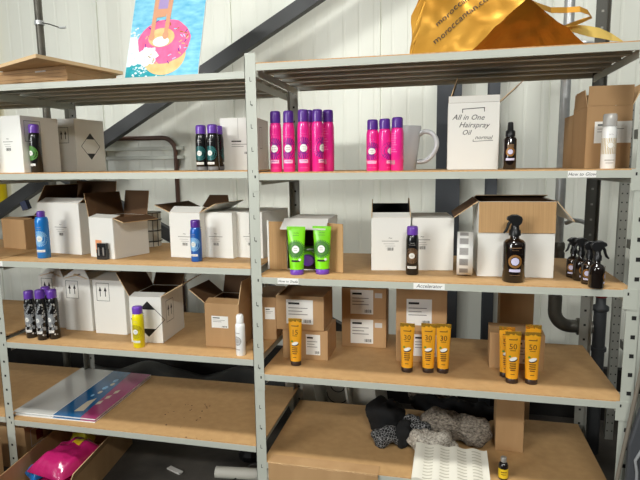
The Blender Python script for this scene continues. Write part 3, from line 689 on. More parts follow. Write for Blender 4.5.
dup(gl, Q3(322.5, 273.5), R(-2), 'right standing lime green tube before the open carton')
o = dup(gl, (XY(311, .28, 240), .27, V3+.06), 0, 'lime green tube lying inside the open carton behind the standing pair'); o.rotation_euler = (R(-80), 0, R(8)); o.location = (XY(309, .18, 255), .15, V3+.045)

# ------------------------------------------------------------------ sprayers
def sprayer(name, label, loc, r, h_body, h, head_rot, group=None, lab_rot=0.):
    root = thing(name, label, 'spray bottle', loc, 0, group); b = MB(); mp = cyl_map(r, lab_rot)
    b.lathe([(r*.92, 0), (r, .004), (r, h_body-.022), (r*.95, h_body-.014), (r*.75, h_body-.005), (r*.42, h_body), (r*.40, h_body+.012)], 'amber', 28)
    b.build('bottle_body', root)
    l = MB(); q = r*.62; v = h_body*.5
    l.p_disc(mp, 0, v, r*.42, q, 'amber_ring', .0006, 24, 2); l.p_disc(mp, 0, v, .0005, r*.36, 'violet_paper', .0009, 20, 2); l.p_rect(mp, -r*.5, v-r*.98, r*.5, v-r*.72, 'violet_paper', .0006); l.p_rect(mp, -r*.3, v+r*1.0, r*.3, v+r*1.04, 'brown_print', .0006); l.p_rect(mp, -r*.55, v+r*1.2, r*.55, v+r*1.28, 'brown_print', .0006); l.p_rect(mp, -r*.45, v-r*1.3, r*.45, v-r*1.25, 'brown_print', .0006); l.build('label', root)
    z = h_body+.0125; H = h-z; k = H/.075; wd = max(1., .6/k*r/.0255)
    hd = MB(); M = Matrix.Rotation(head_rot, 4, 'Z')
    hd.lathe([(r*.52, z), (r*.52, z+.018*k), (r*.40, z+.022*k), (r*.36, z+.036*k)], 'head_black', 20)
    poly = [(-.010, .034), (.013, .034), (.022, .045), (.025, .058), (.020, .068), (.006, .0745), (-.012, .074), (-.028, .066), (-.030, .056), (-.022, .052), (-.014, .046)]
    hd.prism([(x*k, z+y*k) for x, y in poly], -.010*k, .010*k, 'head_black', M)
    hdo = hd.build('spray_head', root, bevel=.003*k, seg=2)
    tr = MB(); pts = [(-.016, .050), (-.022, .040), (-.025, .028), (-.030, .016), (-.038, .008)]
    tr.tube([M@Vector((x*k, 0, z+y*k)) for x, y in pts], [.006*k, .0055*k, .005*k, .005*k, .003*k], 'head_black', 8, 1.3); tr.build('trigger', hdo)
    return root
p = Q3(513, 281)
sprayer('spray_bottle', 'large amber trigger spray bottle before the big white carton', p, .0435, .175, .272, R(0))
gb = 'four small black spray bottles at the right end'
sprayer('spray_bottle', 'small black sprayer at the left rear of the four on the right shelf end', Q3(572.5, 277), .0265, .088, .168, R(8), gb, R(-30))
sprayer('spray_bottle', 'small black sprayer with a round badge, second from the left of the four', Q3(579.8, 280), .0285, .090, .174, R(0), gb, R(12))
sprayer('spray_bottle', 'small black sprayer between the badge-fronted one and the nearest one', Q3(588, 283.5), .0275, .090, .170, R(178), gb, R(-25))
sprayer('spray_bottle', 'small black sprayer nearest the shelf edge, trigger pointing right', Q3(595.8, 287.2), .0285, .092, .181, R(176), gb, R(70))
# amber mist bottle on R2
root = thing('mist_bottle', 'slim dark amber mist bottle right of the handwritten white carton', 'bottle', (XY(509, .11), .11, V2)); b = MB(); r_ = .0255; mp = cyl_map(r_)
b.lathe([(r_*.95, 0), (r_, .004), (r_, .118), (r_*.85, .126), (r_*.55, .13)], 'amber', 26); b.p_disc(mp, 0, .07, .011, .018, 'amber_ring', .0005); b.p_disc(mp, 0, .07, .0005, .01, 'violet_paper', .0008); b.p_rect(mp, -.017, .036, .017, .045, 'violet_paper', .0006); b.p_rect(mp, -.013, .086, .013, .1, 'brown_print', .0006); b.build('bottle_body', root)
b = MB(); b.lathe([(.019, .1305), (.0185, .152), (.012, .156), (.0105, .183), (.008, .187)], 'head_black', 20); b.build('mist_cap', root)
# dropper bottle on R5
root = thing('dropper_bottle', 'small amber bottle with a yellow label and silver cap at the bottom edge', 'bottle', atZ(503, 478, V5)); b = MB(); r_ = .0205; mp = cyl_map(r_)
b.lathe([(r_*.95, 0), (r_, .004), (r_, .062), (r_*.8, .072), (r_*.5, .077)], 'amber', 24); b.p_rect(mp, -.03, .008, .03, .05, 'label_yellow', .0004, 16); b.p_rect(mp, -.012, .035, .012, .039, 'tube_ink', .0008); b.p_rect(mp, -.01, .025, .01, .028, 'tube_ink', .0008); b.build('bottle_body', root); MB().lathe([(.0125, .0775), (.0125, .096), (.011, .098)], 'silver_cap', 18).build('cap', root)

# ------------------------------------------------------------------ mug, label roll
root = thing('giant_mug', 'oversized pale grey mug with a big handle behind the pink cans', 'mug', (XY(404.5, .24), .24, V2)); b = MB()
b.lathe([(.045, 0), (.049, .004), (.072, .186), (.070, .190), (.067, .188), (.045, .008), (.001, .008)], 'mug_grey', 40, cap1=False); b.build('mug_body', root)
b = MB(); pts = [(.063, -.01, .155), (.085, -.012, .165), (.115, -.014, .158), (.135, -.015, .13), (.135, -.015, .095), (.118, -.014, .062), (.09, -.012, .040), (.056, -.01, .036)]
sm_ = []
for i in range(len(pts)-1):
    for k in range(4):
        t = k/4; p0, p1, p2, p3 = [Vector(pts[max(0, min(len(pts)-1, i+j))]) for j in (-1, 0, 1, 2)]; sm_.append(.5*((2*p1)+(p2-p0)*t+(2*p0-5*p1+4*p2-p3)*t*t+(-p0+3*p1-3*p2+p3)*t**3))
sm_.append(Vector(pts[-1])); b.tube(sm_, .0105, 'mug_grey', 12, 1.5); b.build('handle', root)
p = Q3(464, 273.5)
root = thing('label_roll', 'roll of white printed labels standing between two white cartons', 'label roll', (p.x, .17, V3), R(-2)); b = MB(); rr = .094
def ring_pts(r, x): return [(x, r*math.sin(2*math.pi*i/40), rr+r*math.cos(2*math.pi*i/40)) for i in range(40)]
vs = ring_pts(rr-.001, -.032)+ring_pts(rr-.001, .032)+ring_pts(.04, .032)+ring_pts(.04, -.032)
b.add(vs, [(40*j+i, 40*j+(i+1) % 40, 40*((j+1) % 4)+(i+1) % 40, 40*((j+1) % 4)+i) for j in range(4) for i in range(40)], 'paper', True)
def roll_map(u, v, e=0):
    a = v/rr; q = rr-.001+e; return Vector((u, -q*math.cos(a), rr+q*math.sin(a)))
for k in range(-2, 3):
    b.p_rect(roll_map, -.027, k*.046+.003, .027, k*.046+.043, 'paper_grey', .0006, 1) if False else b.grid(lambda a, c, k=k: roll_map(-.022+.036*a, k*.046+.008+.03*c, .0008), 1, 4, 'ink_pale')
    for j in range(5): b.grid(lambda a, c, k=k, j=j: roll_map(-.019+.03*a, k*.046+.012+.005*j+.002*c, .0013), 1, 1, 'ink_soft')
b.build('paper_roll', root)
b = MB(); b.tube([(-.0315, 0, .094), (.0315, 0, .094)], .0395, 'carton_brown', 24); b.build('core', root)

# ------------------------------------------------------------------ on top of the rack
T0 = LH[0]
base = atY(67, 80, .14)
for k, (dx, yaw, lab) in enumerate(((0, -8, 'lowest flattened carton of the stack on top of the left bay'), (.004, -6, 'second flattened carton of the stack on the left bay'), (-.003, -9, 'third flattened carton, just under the big cardboard sheet'))):
    b = MB(); b.box((-.62, 0, 0), (0, .34, .0325), 'carton_brown'); b.p_line(plane_map((0, 0, 0), (1, 0, 0), (0, 0, 1)), (-.62, .016), (0, .0165), .0012, 'shell'); (b.p_rect(plane_map((0, 0, 0), (1, 0, 0), (0, 0, 1)), -.20, .012, -.13, .019, 'paper_grey') if k == 2 else None)
    o = b.build('flat_carton', None, (base.x+dx, .14, T0+.0003+.0330*k), R(yaw), bevel=.002); tag(o, lab, 'flat carton', 'flattened cartons on the left bay')
z = T0+.0003+.033*3+.0008
A = atZ(36, 57.5, z); Bp = atZ(-8, 70, z); Cp = atZ(123, 74.5, z); Dp = Bp+Cp-A
b = MB(); n = [A, Cp, Dp, Bp]; th = .016
vs = [(p.x, p.y, z) for p in n]+[(p.x, p.y, z+th) for p in n]
b.add(vs, [(3, 2, 1, 0), (4, 5, 6, 7)], 'carton_brown'); b.add(vs, [(i, (i+1) % 4, 4+(i+1) % 4, 4+i) for i in range(4)], 'carton_edge'); tag(b.build('cardboard_sheet'), 'big brown cardboard sheet laid cornerwise over the flattened cartons', 'cardboard')
# poster
pb, pr = atY(124, 77, .5), atY(198, 71.5, .5)
pw, ph = pr.x-pb.x, .62
root = thing('poster_board', 'photo board of a pink doughnut pool float leaning on top of the left bay', 'poster', ((pb.x+pr.x)/2-.016, .5, T0+.0022)); root.rotation_euler = (R(-19), 0, 0)
b = MB(); b.box((-pw/2, 0, 0), (pw/2, .006, ph), 'paper'); mp = plane_map((-pw/2, 0, 0), (1, 0, 0), (0, 0, 1)); b.p_rect(mp, .001, .001, pw-.001, ph-.001, 'water_a', .0004, 1)
S = pw/72
def blob(cx, cy, rx, ry, m, e, n=40, wob=.0, a0=0, a1=360, seed=0):
    pts = []
    for i in range(n):
        a = R(a0+(a1-a0)*i/(n if a1-a0 >= 360 else n-1)); q = 1+wob*math.sin(7*a+seed)+wob*.6*math.sin(13*a+seed*2)
        pts.append((min(max(cx+rx*q*math.cos(a), .002), pw-.002), max(cy+ry*q*math.sin(a), .002)))
    if a1-a0 < 360: pts.append((cx, cy))
    c = Vector((sum(p[0] for p in pts)/len(pts), sum(p[1] for p in pts)/len(pts)))
    vs = [mp(c.x, c.y, e)]+[mp(u, v, e) for u, v in pts]; b.add(vs, [(0, 1+i, 1+(i+1) % len(pts)) for i in range(len(pts))], m)
V = lambda x, y: ((x-8)*S*.97, (71-y)*S*1.0+.103)          # poster drawing grid: x across, y down from the visible top
blob(*V(26, 62), 26*S, 18*S, 'water_teal', .0006, wob=.08); blob(*V(10, 46), 10*S, 15*S, 'foam_white', .0008, wob=.07); blob(*V(18, 52), 12*S, 8*S, 'foam_white', .0009, wob=.08, seed=2)
blob(*V(46, 52), 21*S, 19*S, 'donut_tan', .0010)
blob(*V(44, 38), 26*S, 22*S, 'donut_pink', .0012, wob=.015)
blob(*V(41, 34), 13*S, 9.5*S, 'donut_tan', .0015); blob(*V(41, 38), 8*S, 5*S, 'foam_white', .0017)
blob(*V(29, 52), 10*S, 9*S, 'foam_white', .0016, wob=.1, seed=1)
rnd = random.Random(6)
for k in range(170):
    t = rnd.random(); c_ = V(8+rnd.gauss(0, 6)+20*t, 30+38*t+rnd.gauss(0, 7)); q = rnd.uniform(.5, 1.5)*S
    if .004 < c_[0] < pw-.004: b.p_poly(mp, [(max(.002, c_[0]+q*math.cos(a)), c_[1]+q*math.sin(a)*rnd.uniform(.6, 1)) for a in [i*1.047 for i in range(6)]], 'foam_white', .00095)
rnd = random.Random(5)
for k in range(34):
    a = rnd.uniform(0, 6.283); q = rnd.uniform(.62, .92); c_ = V(44+27*q*math.cos(a), 38+24*q*math.sin(a)); t = rnd.uniform(0, 3.14); d_ = 1.7*S
    b.p_line(mp, (c_[0]-d_*math.cos(t), c_[1]-d_*math.sin(t)), (c_[0]+d_*math.cos(t), c_[1]+d_*math.sin(t)), .9*S, ('purple', 'gold_crimp', 'donut_tan', 'blue_pale')[k % 4], .0018)
b.p_poly(mp, [V(33, 4), V(45, 4), V(44, -8), V(34, -8)][::-1] if False else [V(33, 5), V(45, 5), V(45, -30), V(33, -30)], 'lilac_print', .0019)
b.p_poly(mp, [V(32, 14), V(43, 13), V(45, 5), V(33, 5)], 'skin_print', .0019)
b.p_poly(mp, [V(29, 32), V(33, 32), V(35, -20), V(30, -20)], 'skin_print', .0022); b.p_poly(mp, [V(43, 30), V(47, 30), V(50, -20), V(45, -20)], 'skin_print', .0022)
blob(*V(31, 33), 3*S, 3.5*S, 'skin_print', .0024); blob(*V(45, 32), 3*S, 4*S, 'skin_print', .0024)
b.build('photo_panel', root); b = MB(); b.box((-.03, .0062, .2), (.03, .010, .5), 'carton_brown'); b.build('easel_strut', root)
# golden foil bag
TB = Rr[0]
def W(px, py, Y): return atY(px, py, Y)
pA, pB_, pE = W(411, 50, .2), W(466, 49, .12), W(604, 42, .30)
for p in (pA, pB_, pE): p.z = TB+.001
pC, pD, pL = W(527, -3, .22), W(432, -26, .30), W(412, 16, .27)
_n = (pB_-pA).cross(pD-pA); _r = ray(527, -3); pC = CAM+_r*((pA-CAM).dot(_n)/_r.dot(_n))
pA2, pE2 = Vector((pA.x+.04, .56, TB+.001)), Vector((pE.x-.08, .56, TB+.001)); pD2, pC2 = Vector((pD.x+.05, .5, pD.z-.03)), Vector((pC.x+.02, .48, pC.z-.05))
def crumple(p, amp):
    q = p*9; n1 = noise.noise_vector(q); n2 = noise.noise_vector(q*2.3+Vector((3, 1, 7)))
    d = n1*amp+n2*amp*.5; r = p+d; r.z = max(r.z, TB+.001); return r
def patch(a, bq, c_, d_, amp=.012):
    def f(u, v, e=0.):
        p = (a*(1-u)+bq*u)*(1-v)+(d_*(1-u)+c_*u)*v
        return crumple(p, amp)
    return f
bag = thing('gold_bag', 'crumpled golden foil carrier bag lying on top of the right bay', 'bag', (0, 0, 0))
b = MB(); fr = patch(pA, pB_, pC, pD, .008)
b.grid(fr, 48, 48, 'gold_foil', False); b.grid(patch(pA, pA.lerp(pA, 1), pD, pL), 1, 14, 'gold_foil', False)
b.grid(patch(pB_, pE, pC, pC), 20, 18, 'gold_foil_shaded', False); b.grid(patch(pL, pD, pD2, pA2), 10, 10, 'gold_foil', False); b.grid(patch(pA2, pA, pL, pL), 8, 8, 'gold_foil', False); b.grid(patch(pD, pC, pC2, pD2), 12, 10, 'gold_foil', False); b.grid(patch(pE, pE2, pC2, pC), 12, 10, 'gold_foil_shaded', False); b.grid(patch(pE2, pA2, pD2, pC2), 10, 10, 'gold_foil_shaded', False)
O = pA; 
def front_map(u, v, e=0):                  # metres along the front panel -> panel patch
    uu = u/(pB_-pA).length; vv = v/(pD-pA).length
    p = fr(min(max(uu, -.2), 1.3), min(max(vv, 0), 1)); nrm = (pB_-pA).cross(pD-pA).normalized(); return p+nrm*(.003+e)
# text set along image-like diagonal of the panel
U_ = RT; V_ = UP
def tilt_map(px0, py0, ang, k):
    o = Vector((px0, py0)); c, s = math.cos(ang), math.sin(ang)
    nrm = (pB_-pA).cross(pD-pA).normalized(); d0 = pA.dot(nrm)
    up = Vector((0, 0, 1)); up = (up-nrm*up.dot(nrm)).normalized(); rt = up.cross(nrm).normalized()
    rt = -rt if rt.x < 0 else rt
    st = atY(px0, py0, .17); st = st-nrm*(st.dot(nrm)-d0)
    def f(u, v, e=0):
        p = st+rt*((u*c-v*s)*k)+up*((u*s+v*c)*k)
        r = crumple(p, .008); return r-nrm*.0 + (CAMN*.006 if False else (nrm if nrm.y < 0 else -nrm)*.003)
    return f
b.p_text(tilt_map(433, 42, R(38), 1), 'moroccantan.com', 0, 0, .040, 'ink', 0, 0, 0, 'LEFT'); b.p_text(tilt_map(433, 22, R(38), 1), 'moroccantan.com', 0, 0, .040, 'ink', 0, 0, 0, 'LEFT'); b.build('bag_body', bag)
def strap(pts, w, name, m, lab):
    P_ = [W(*p) for p in pts]; b = MB(); n = len(P_); vs = []
    for i, p in enumerate(P_):
        ww = w[i] if isinstance(w, list) else w
        vs += [p+Vector((0, .008, ww/2)), p+Vector((0, -.008, -ww/2)), p+Vector((.0, -.004, -ww/2)), p+Vector((0, .012, ww/2))]
    fs = []
    for i in range(n-1):
        a = 4*i; fs += [(a, a+4, a+5, a+1), (a+3, a+2, a+6, a+7), (a, a+3, a+7, a+4), (a+1, a+5, a+6, a+2)]
    b.add(vs, fs, m); o = b.build(name, bag); o['label'] = lab
strap([(524, -1, .21), (537, 5, .25), (551, 10, .29), (567, 10, .30), (580, 9, .30), (588, 12, .30), (592, 17, .31), (584, 20, .32), (576, 23, .32), (566, 26, .31), (556, 28, .30)], [.025, .025, .026, .026, .026, .022, .012, .018, .02, .015, .008], 'strap', 'gold_foil', 'golden carrying strap looping over the shelf')
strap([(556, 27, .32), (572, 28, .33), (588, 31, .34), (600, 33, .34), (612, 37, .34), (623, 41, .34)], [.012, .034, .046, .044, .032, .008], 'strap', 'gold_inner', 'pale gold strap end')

# ------------------------------------------------------------------ lower shelves
# printed boards on L5
W5 = L[4]
c0, c1, c2, c3 = atZ(13.5, 414, W5), atZ(95.5, 422, W5), atZ(151, 377, W5), atZ(82, 370, W5)
for k, lab in enumerate(('lower printed display board, its edge showing under the top one', 'glossy grey, blue and pink display board lying on top')):
    b = MB(); th = .006; z = W5+.0004+.0085*k+(.006 if k else 0)*0
    off = Vector((0, -.006*(1-k), 0)); n = [p+off for p in (c0, c1, c2, c3)]
    if k == 0: n = [p+Vector((.004, -.005, 0)) for p in n]
    vs = [(p.x, p.y, z) for p in n]+[(p.x, p.y, z+th) for p in n]
    b.add(vs, [(3, 2, 1, 0), (4, 5, 6, 7)]+[(i, (i+1) % 4, 4+(i+1) % 4, 4+i) for i in range(4)], 'white_gloss')
    def pm(u, v, e=0, n=n, z=z+th): 
        p = (n[0]*(1-u)+n[1]*u)*(1-v)+(n[3]*(1-u)+n[2]*u)*v; return Vector((p.x, p.y, z+e))
    b.p_poly(pm, [(.0, .0), (.48, .0), (.46, 1), (0, 1)], 'poster_grey', .0003); b.p_poly(pm, [(.49, 0), (.82, 0), (.72, 1), (.47, 1)], 'poster_blue', .0003); b.p_poly(pm, [(.82, 0), (1, 0), (1, 1), (.72, 1)], 'poster_pink', .0003)
    if k:
        b.p_poly(pm, [(.66, .1), (.76, .12), (.72, .38), (.66, .3)], 'poster_pale', .0005)
        pt = lambda u, v, e=0: pm(.60+v*.55, .22+u*.85, e)
        for j, (u, v, r0) in enumerate(((.24, .05, .03), (.33, .12, .04), (.45, .1, .05), (.55, .16, .04), (.66, .12, .05))): b.p_disc(pt, u, v, .001, r0, 'poster_pale' if j % 2 else 'blue_pale', .0005, 12, 1)
        for j in range(3): b.p_poly(pm, [(.80+.02*j, .25+.12*j), (.84+.02*j, .28+.12*j), (.83+.02*j, .35+.12*j), (.79+.02*j, .31+.12*j)], 'poster_pale', .0006)
    tag(b.build('display_board'), lab, 'board', 'display boards on the low shelf')
# specks of dirt
b = MB(); rnd = random.Random(9)
for k in range(26):
    p = atZ(rnd.uniform(160, 212), rnd.uniform(404, 440), W5); q = rnd.uniform(.002, .005); b.lathe([(q, 0), (q*.6, q*.4)], 'shell', 6, (p.x, p.y, W5))
tag(b.build('dirt_crumbs'), 'dark crumbs of dirt scattered on the low left shelf', 'dirt', kind='stuff')
# folded cardboard over the front of R5
b = MB(); xa, xb = .036, atY(378, 470, -.012).x; zt = V5+.0008
b.box((xa, -.010, zt), (xb, .06, zt+.003), 'carton_brown'); b.box((xa, -.013, zt-.19), (xb, -.010, zt+.003), 'carton_brown')
rnd = random.Random(4); pts = []
for i in range(41): pts.append((xa+(xb-xa)*i/40, -.0136, zt+.0032-rnd.uniform(0, .006)))
top = [(x, -.008, zt+.0034+0*z) for x, y, z in pts]
b.add(pts+top, [(i, i+1, 42+i, 41+i) for i in range(40)], 'carton_edge')
tag(b.build('cardboard_sheet'), 'brown cardboard sheet with a worn crease folded over the lowest right shelf edge', 'cardboard')
# clothes
def lump(name, parts, m, amp, fr, label=None, parent=None, seed=0, n=30):
    b = MB()
    for (c, rx, ry, rz, mm) in parts:
        c = Vector(c); vs = []
        for j in range(n//2+1):
            th = math.pi*j/(n//2)
            for i in range(n):
                ph = 2*math.pi*i/n; d = Vector((math.sin(th)*math.cos(ph), math.sin(th)*math.sin(ph), math.cos(th)))
                p = c+Vector((d.x*rx, d.y*ry, d.z*rz)); nz = noise.noise(p*fr+Vector((seed, 0, 0)))+.5*noise.noise(p*fr*2.2+Vector((0, seed, 0)))
                p = p+d*nz*amp; p.z = max(p.z, V5+.0008); vs.append(p)
        b.add(vs, [(j*n+i, j*n+(i+1) % n, (j+1)*n+(i+1) % n, (j+1)*n+i) for j in range(n//2) for i in range(n)], mm or m, True)
    return b
def G5(px, py, z=V5): return atZ(px, py, z)
s1 = atY(386, 428, .35); s2 = atY(398, 430, .27); s3 = atY(412, 423, .30)
b = lump('s', [((s1.x, .38, V5+.085), .09, .08, .095, None), ((s1.x+.03, .28, V5+.035), .075, .06, .038, 'cloth_print'), ((s3.x+.02, .33, V5+.07), .07, .06, .055, 'cloth_print'), ((s2.x+.03, .27, V5+.04), .045, .05, .06, None), ((s3.x+.12, .54, V5+.09), .16, .035, .05, None), ((s3.x+.30, .54, V5+.07), .14, .035, .06, None)], 'cloth_black', .045, 14)
tag(b.build('knit_scarf'), 'crumpled black scarf with a white printed pattern on the lowest right shelf', 'scarf')
def fur(name, label, parts, m, strands, ln):
    b = lump('f', parts, m, .028, 15, seed=5); rnd = random.Random(11); base_f = [f for f in b.f]; vv = list(b.v)
    for k in range(strands):
        f = rnd.choice(base_f); p = Vector(vv[f[0]]).lerp(Vector(vv[f[2]]), rnd.random()); q = Vector(vv[f[1]])
        nrm = (Vector(vv[f[1]])-Vector(vv[f[0]])).cross(Vector(vv[f[3]])-Vector(vv[f[0]]))
        if nrm.length < 1e-9: continue
        nrm.normalize(); 
        d = (nrm+Vector((rnd.uniform(-.7, .7), rnd.uniform(-.7, .7), rnd.uniform(-.9, .3)))).normalized()*ln*rnd.uniform(.5, 1.1); s = d.orthogonal().normalized()*.0016
        e = p+d; e.z = max(e.z, V5+.001); p2 = Vector((p.x, p.y, max(p.z, V5+.001)))
        b.add([p2-s, p2+s, e], [(0, 1, 2)], m if rnd.random() < .7 else ('fur_pale' if m == 'fur_grey' else 'fur_grey'))
    return tag(b.build(name), label, 'fur')
f1 = atY(448, 425, .38).x
fur('fur_hat', 'grey brown fur lying behind the white ribbed tray', [((f1-.02, .36, V5+.07), .14, .085, .072, None), ((f1+.10, .36, V5+.065), .12, .08, .068, None)], 'fur_grey', 9000, .028)
f2 = atY(433, 438, .24).x
fur('knit_cuff', 'pale knitted fluffy piece in front of the grey fur', [((f2-.035, .235, V5+.055), .085, .05, .056, None), ((f2+.045, .235, V5+.05), .06, .045, .052, None)], 'fur_pale', 6000, .014)
fur('grey_fleece', 'dark grey fleece lump behind the black scarf', [((atY(432, 402, .56).x, .63, V5+.10), .13, .022, .09, None)], 'fur_grey', 2500, .016)
# white ribbed tray
root = thing('ribbed_tray', 'white plastic tray with rows of slots at the bottom edge', 'tray', (0, 0, 0)); b = MB()
a0, a1 = atY(411.5, 482, .0), atY(491, 482, .0); zt = V5
p0 = Vector((a0.x, -.015, V5+.012)); p1 = Vector((a1.x, -.015, V5+.012)); p3 = Vector((atY(416, 445, .17).x, .17, V5+.075)); p2 = Vector((atY(487, 447, .17).x, .17, V5+.07))
def tm(u, v, e=0):
    p = (p0*(1-u)+p1*u)*(1-v)+(p3*(1-u)+p2*u)*v; return Vector((p.x, p.y, p.z+.004*math.sin(u*math.pi*8)+e))
b.grid(lambda u, v: tm(u, v), 48, 14, 'white_plastic'); b.grid(lambda u, v: tm(1-u, v, -.006), 48, 14, 'white_plastic')
for (f0, f1_) in (((0, 0), (1, 0)), ((1, 0), (1, 1)), ((1, 1), (0, 1)), ((0, 1), (0, 0))):
    def wall(u, v, f0=f0, f1_=f1_):
        p = tm(f0[0]+(f1_[0]-f0[0])*u, f0[1]+(f1_[1]-f0[1])*u); return Vector((p.x, p.y, V5+.0008+(p.z-V5-.0008)*v))
    b.grid(wall, 24, 2, 'white_plastic')
for cx_ in (.21, .43, .66, .86):
    for j in range(11): b.p_rect(tm, cx_-.075, .03+.085*j, cx_+.05, .055+.085*j, 'slot', .0009, 6)
b.build('tray_shell', root)
b = MB(); b.box((atY(447, 448, .20).x, .205, V5+.0008), (atY(447, 448, .20).x+.075, .25, V5+.006), 'violet_paper'); o = b.build('care_label', None); tag(o, 'pale violet paper tag between the fur and the white tray', 'tag')

# ------------------------------------------------------------------ floor
# carton of pink packets under the left bay
c = Carton('cardboard_carton', 'open brown carton on the floor holding pink packets', (-1.27, -.22, .001), R(8), .38, .66, .16, 'carton_brown', 'carton_brown', open=True); c.flap('right', 70, .05); c.done()
def pack(name, label, c, rx, ry, rz, m, rotz=0, patch_=None):
    b = MB(); n = 22
    def f(u, v):
        a = -1+2*u; bq = -1+2*v; q = (1-abs(a)**3)*(1-abs(bq)**3); return Vector((a*rx, bq*ry, rz*2*max(q, 0)**.5*(.8+.25*noise.noise(Vector((a*3, bq*3, 1)))) ))
    b.grid(f, n, n, m); b.grid(lambda u, v: Vector(((1-2*u)*rx, (-1+2*v)*ry, -.001)), 1, 1, m)
    root = thing(name, label, 'packet', c, rotz, 'packets in the floor carton'); b.build('packet', root)
    if patch_:
        b = MB(); b.grid(lambda u, v: f(.42+.2*u, .62+.22*v)+Vector((0, 0, .004)), 4, 4, 'label_yellow'); b.build('sticker', root)['label'] = 'pale yellow sticker'
    return root
pack('pink_packet', 'shiny pink plastic packet on top in the floor carton', (-1.10, .09, .105), .12, .16, .05, 'pack_pink', R(-12), True)
pack('pink_packet', 'second pink packet underneath in the floor carton', (-1.10, .12, .03), .13, .17, .032, 'pack_pink', R(5))
pack('yellow_packet', 'yellow packet at the rear of the floor carton', (-1.19, .31, .08), .06, .05, .045, 'pack_yellow', R(20)); pack('blue_packet', 'blue packet at the left front of the floor carton', (-1.215, .02, .07), .055, .065, .03, 'pack_blue', R(-30))
c = Carton('cardboard_carton', 'brown floor carton printed with red marks behind the left front upright', (-1.735, .12, .001), R(0), .34, .48, .24, 'carton_brown', tape=False)
b = c.b
for u in (.08, .2): b.p_rect(c.right, u, .13, u+.05, .19, 'red_paint', .0006, 1)
for u in (.28, .36): b.p_frame(c.right, u, .13, u+.055, .19, .004, 'paper_grey', .0006)
b.p_frame(c.right, .04, .11, .46, .21, .003, 'paper_grey', .0005); c.done()
c = Carton('cardboard_carton', 'light brown carton at the bottom left corner with a red mark', (-1.76, -.25, .001), R(0), .29, .22, .27, 'carton_brown', tape=False); c.root.location = (-1.68, -.26, .001)
b = c.b; b.p_rect(c.front, .19, .10, .285, .22, 'paper_grey', .0005, 1); b.p_disc(c.front, .25, .16, .001, .03, 'red_paint', .0009); c.done()
# tube, strip, tool on the floor
b = MB(); p = atZ(216, 472, .03); q = atZ(268, 474, .03); b.tube([(p.x, p.y, .0305), (q.x+.25, q.y+.02, .0305)], .03, 'tube_white', 18); tag(b.build('cardboard_tube'), 'pale tube lying on the floor beneath the left bay', 'tube')
p = atZ(175, 471, 0); b = MB(); b.box((-.05, -.014, .0008), (.05, .014, .008), 'paper_grey'); tag(b.build('wood_strip', None, (p.x, p.y, 0), R(-22)), 'short pale strip lying on the dark floor', 'strip')
b = MB(); p = atZ(248, 462, 0); b.lathe([(.07, .001), (.075, .03), (.04, .07), (.01, .08)], 'black_plastic', 10, (p.x, p.y+.06, 0), smooth=False); tag(b.build('black_pouch'), 'small black pouch on the floor near the pale tube', 'pouch')
b = MB(); p = atZ(232, 476, 0); b.tube([(p.x+.02, p.y-.06, .0062), (p.x+.06, p.y-.02, .03), (p.x+.10, p.y+.02, .068), (p.x+.18, p.y+.04, .067), (p.x+.28, p.y+.03, .068)], .004, 'cable', 6); tag(b.build('black_cable'), 'thin black cable looping over the pale tube on the floor', 'cable')
# black clutter behind the low left shelf
b = MB(); rnd = random.Random(2)
def tarp(u, v):
    x = -1.66+1.48*u; y = .80+.35*v; z = .30*math.sin(math.pi*min(v*.62+.35*0+.12, 1))*(.85+.3*noise.noise(Vector((x*3, y*3, 0)))); return Vector((x, y+.03*noise.noise(Vector((x*6, z*9, 1))), max(z, .002)))
b.grid(tarp, 60, 20, 'black_plastic'); tag(b.build('black_tarpaulin'), 'heap of black plastic sheeting on the floor behind the low left shelf', 'tarpaulin')
# reels behind R5
def reel(px, lab, xo=0):
    p = atY(px, 395, .95); root = thing('cable_reel', lab, 'reel', (p.x, 1.0, .001), 0, 'white reels on the floor'); M = Matrix.Translation((0, 0, .21))@Matrix.Rotation(R(90), 4, 'Y')
    for xx in (-.085, .085): MB().lathe([(.2, -.006), (.2, .006)], 'tube_white', 32, M=Matrix.Translation((xx, 0, .21))@Matrix.Rotation(R(78), 4, 'Y'), smooth=False).build('flange', root)
    MB().lathe([(.11, -.075), (.11, .075)], 'hose', 24, M=M).build('winding', root); return root
reel(308, 'white cable reel on the floor behind the middle rear upright'); 
root = thing('floor_fan', 'white drum on the floor with dark wire rings, behind the lowest right shelf', 'drum', (atY(338, 395, .95).x, 1.0, .001))
b = MB(); M = Matrix.Translation((0, 0, .20)); b.box((-.075, -.05, 0), (.075, .05, .36), 'tube_white'); b.build('drum_body', root, bevel=.01)
b = MB()
for r_, zz in ((.07, .22), (.045, .27)): b.tube([(r_*math.cos(R(t)), -.056, zz+r_*math.sin(R(t))) for t in range(180, 361, 15)], .003, 'wire', 6)
b.tube([(-.07, -.054, .34), (0, -.054, .26), (.07, -.054, .34)], .003, 'wire', 6); b.build('wire_ring', root)
reel(366, 'white cable reel on the floor left of the black scarf')
# wire basket rolls behind L3
root = thing('wire_basket', 'white wire basket with dark bands behind the small open white carton', 'basket', (XY(151, .55, 235), .55, W3)); b = MB()
b.lathe([(.055, 0), (.06, .19)], 'hose', 20); b.build('basket_body', root); b = MB()
for z in (.03, .09, .15, .19): b.tube([(.061*math.cos(R(t)), .061*math.sin(R(t)), z) for t in range(0, 361, 20)], .003, 'wire', 6)
for t in range(200, 341, 28): b.tube([(.058*math.cos(R(t)), .058*math.sin(R(t)), .002), (.063*math.cos(R(t)), .063*math.sin(R(t)), .19)], .002, 'wire', 5)
b.build('wire_band', root)
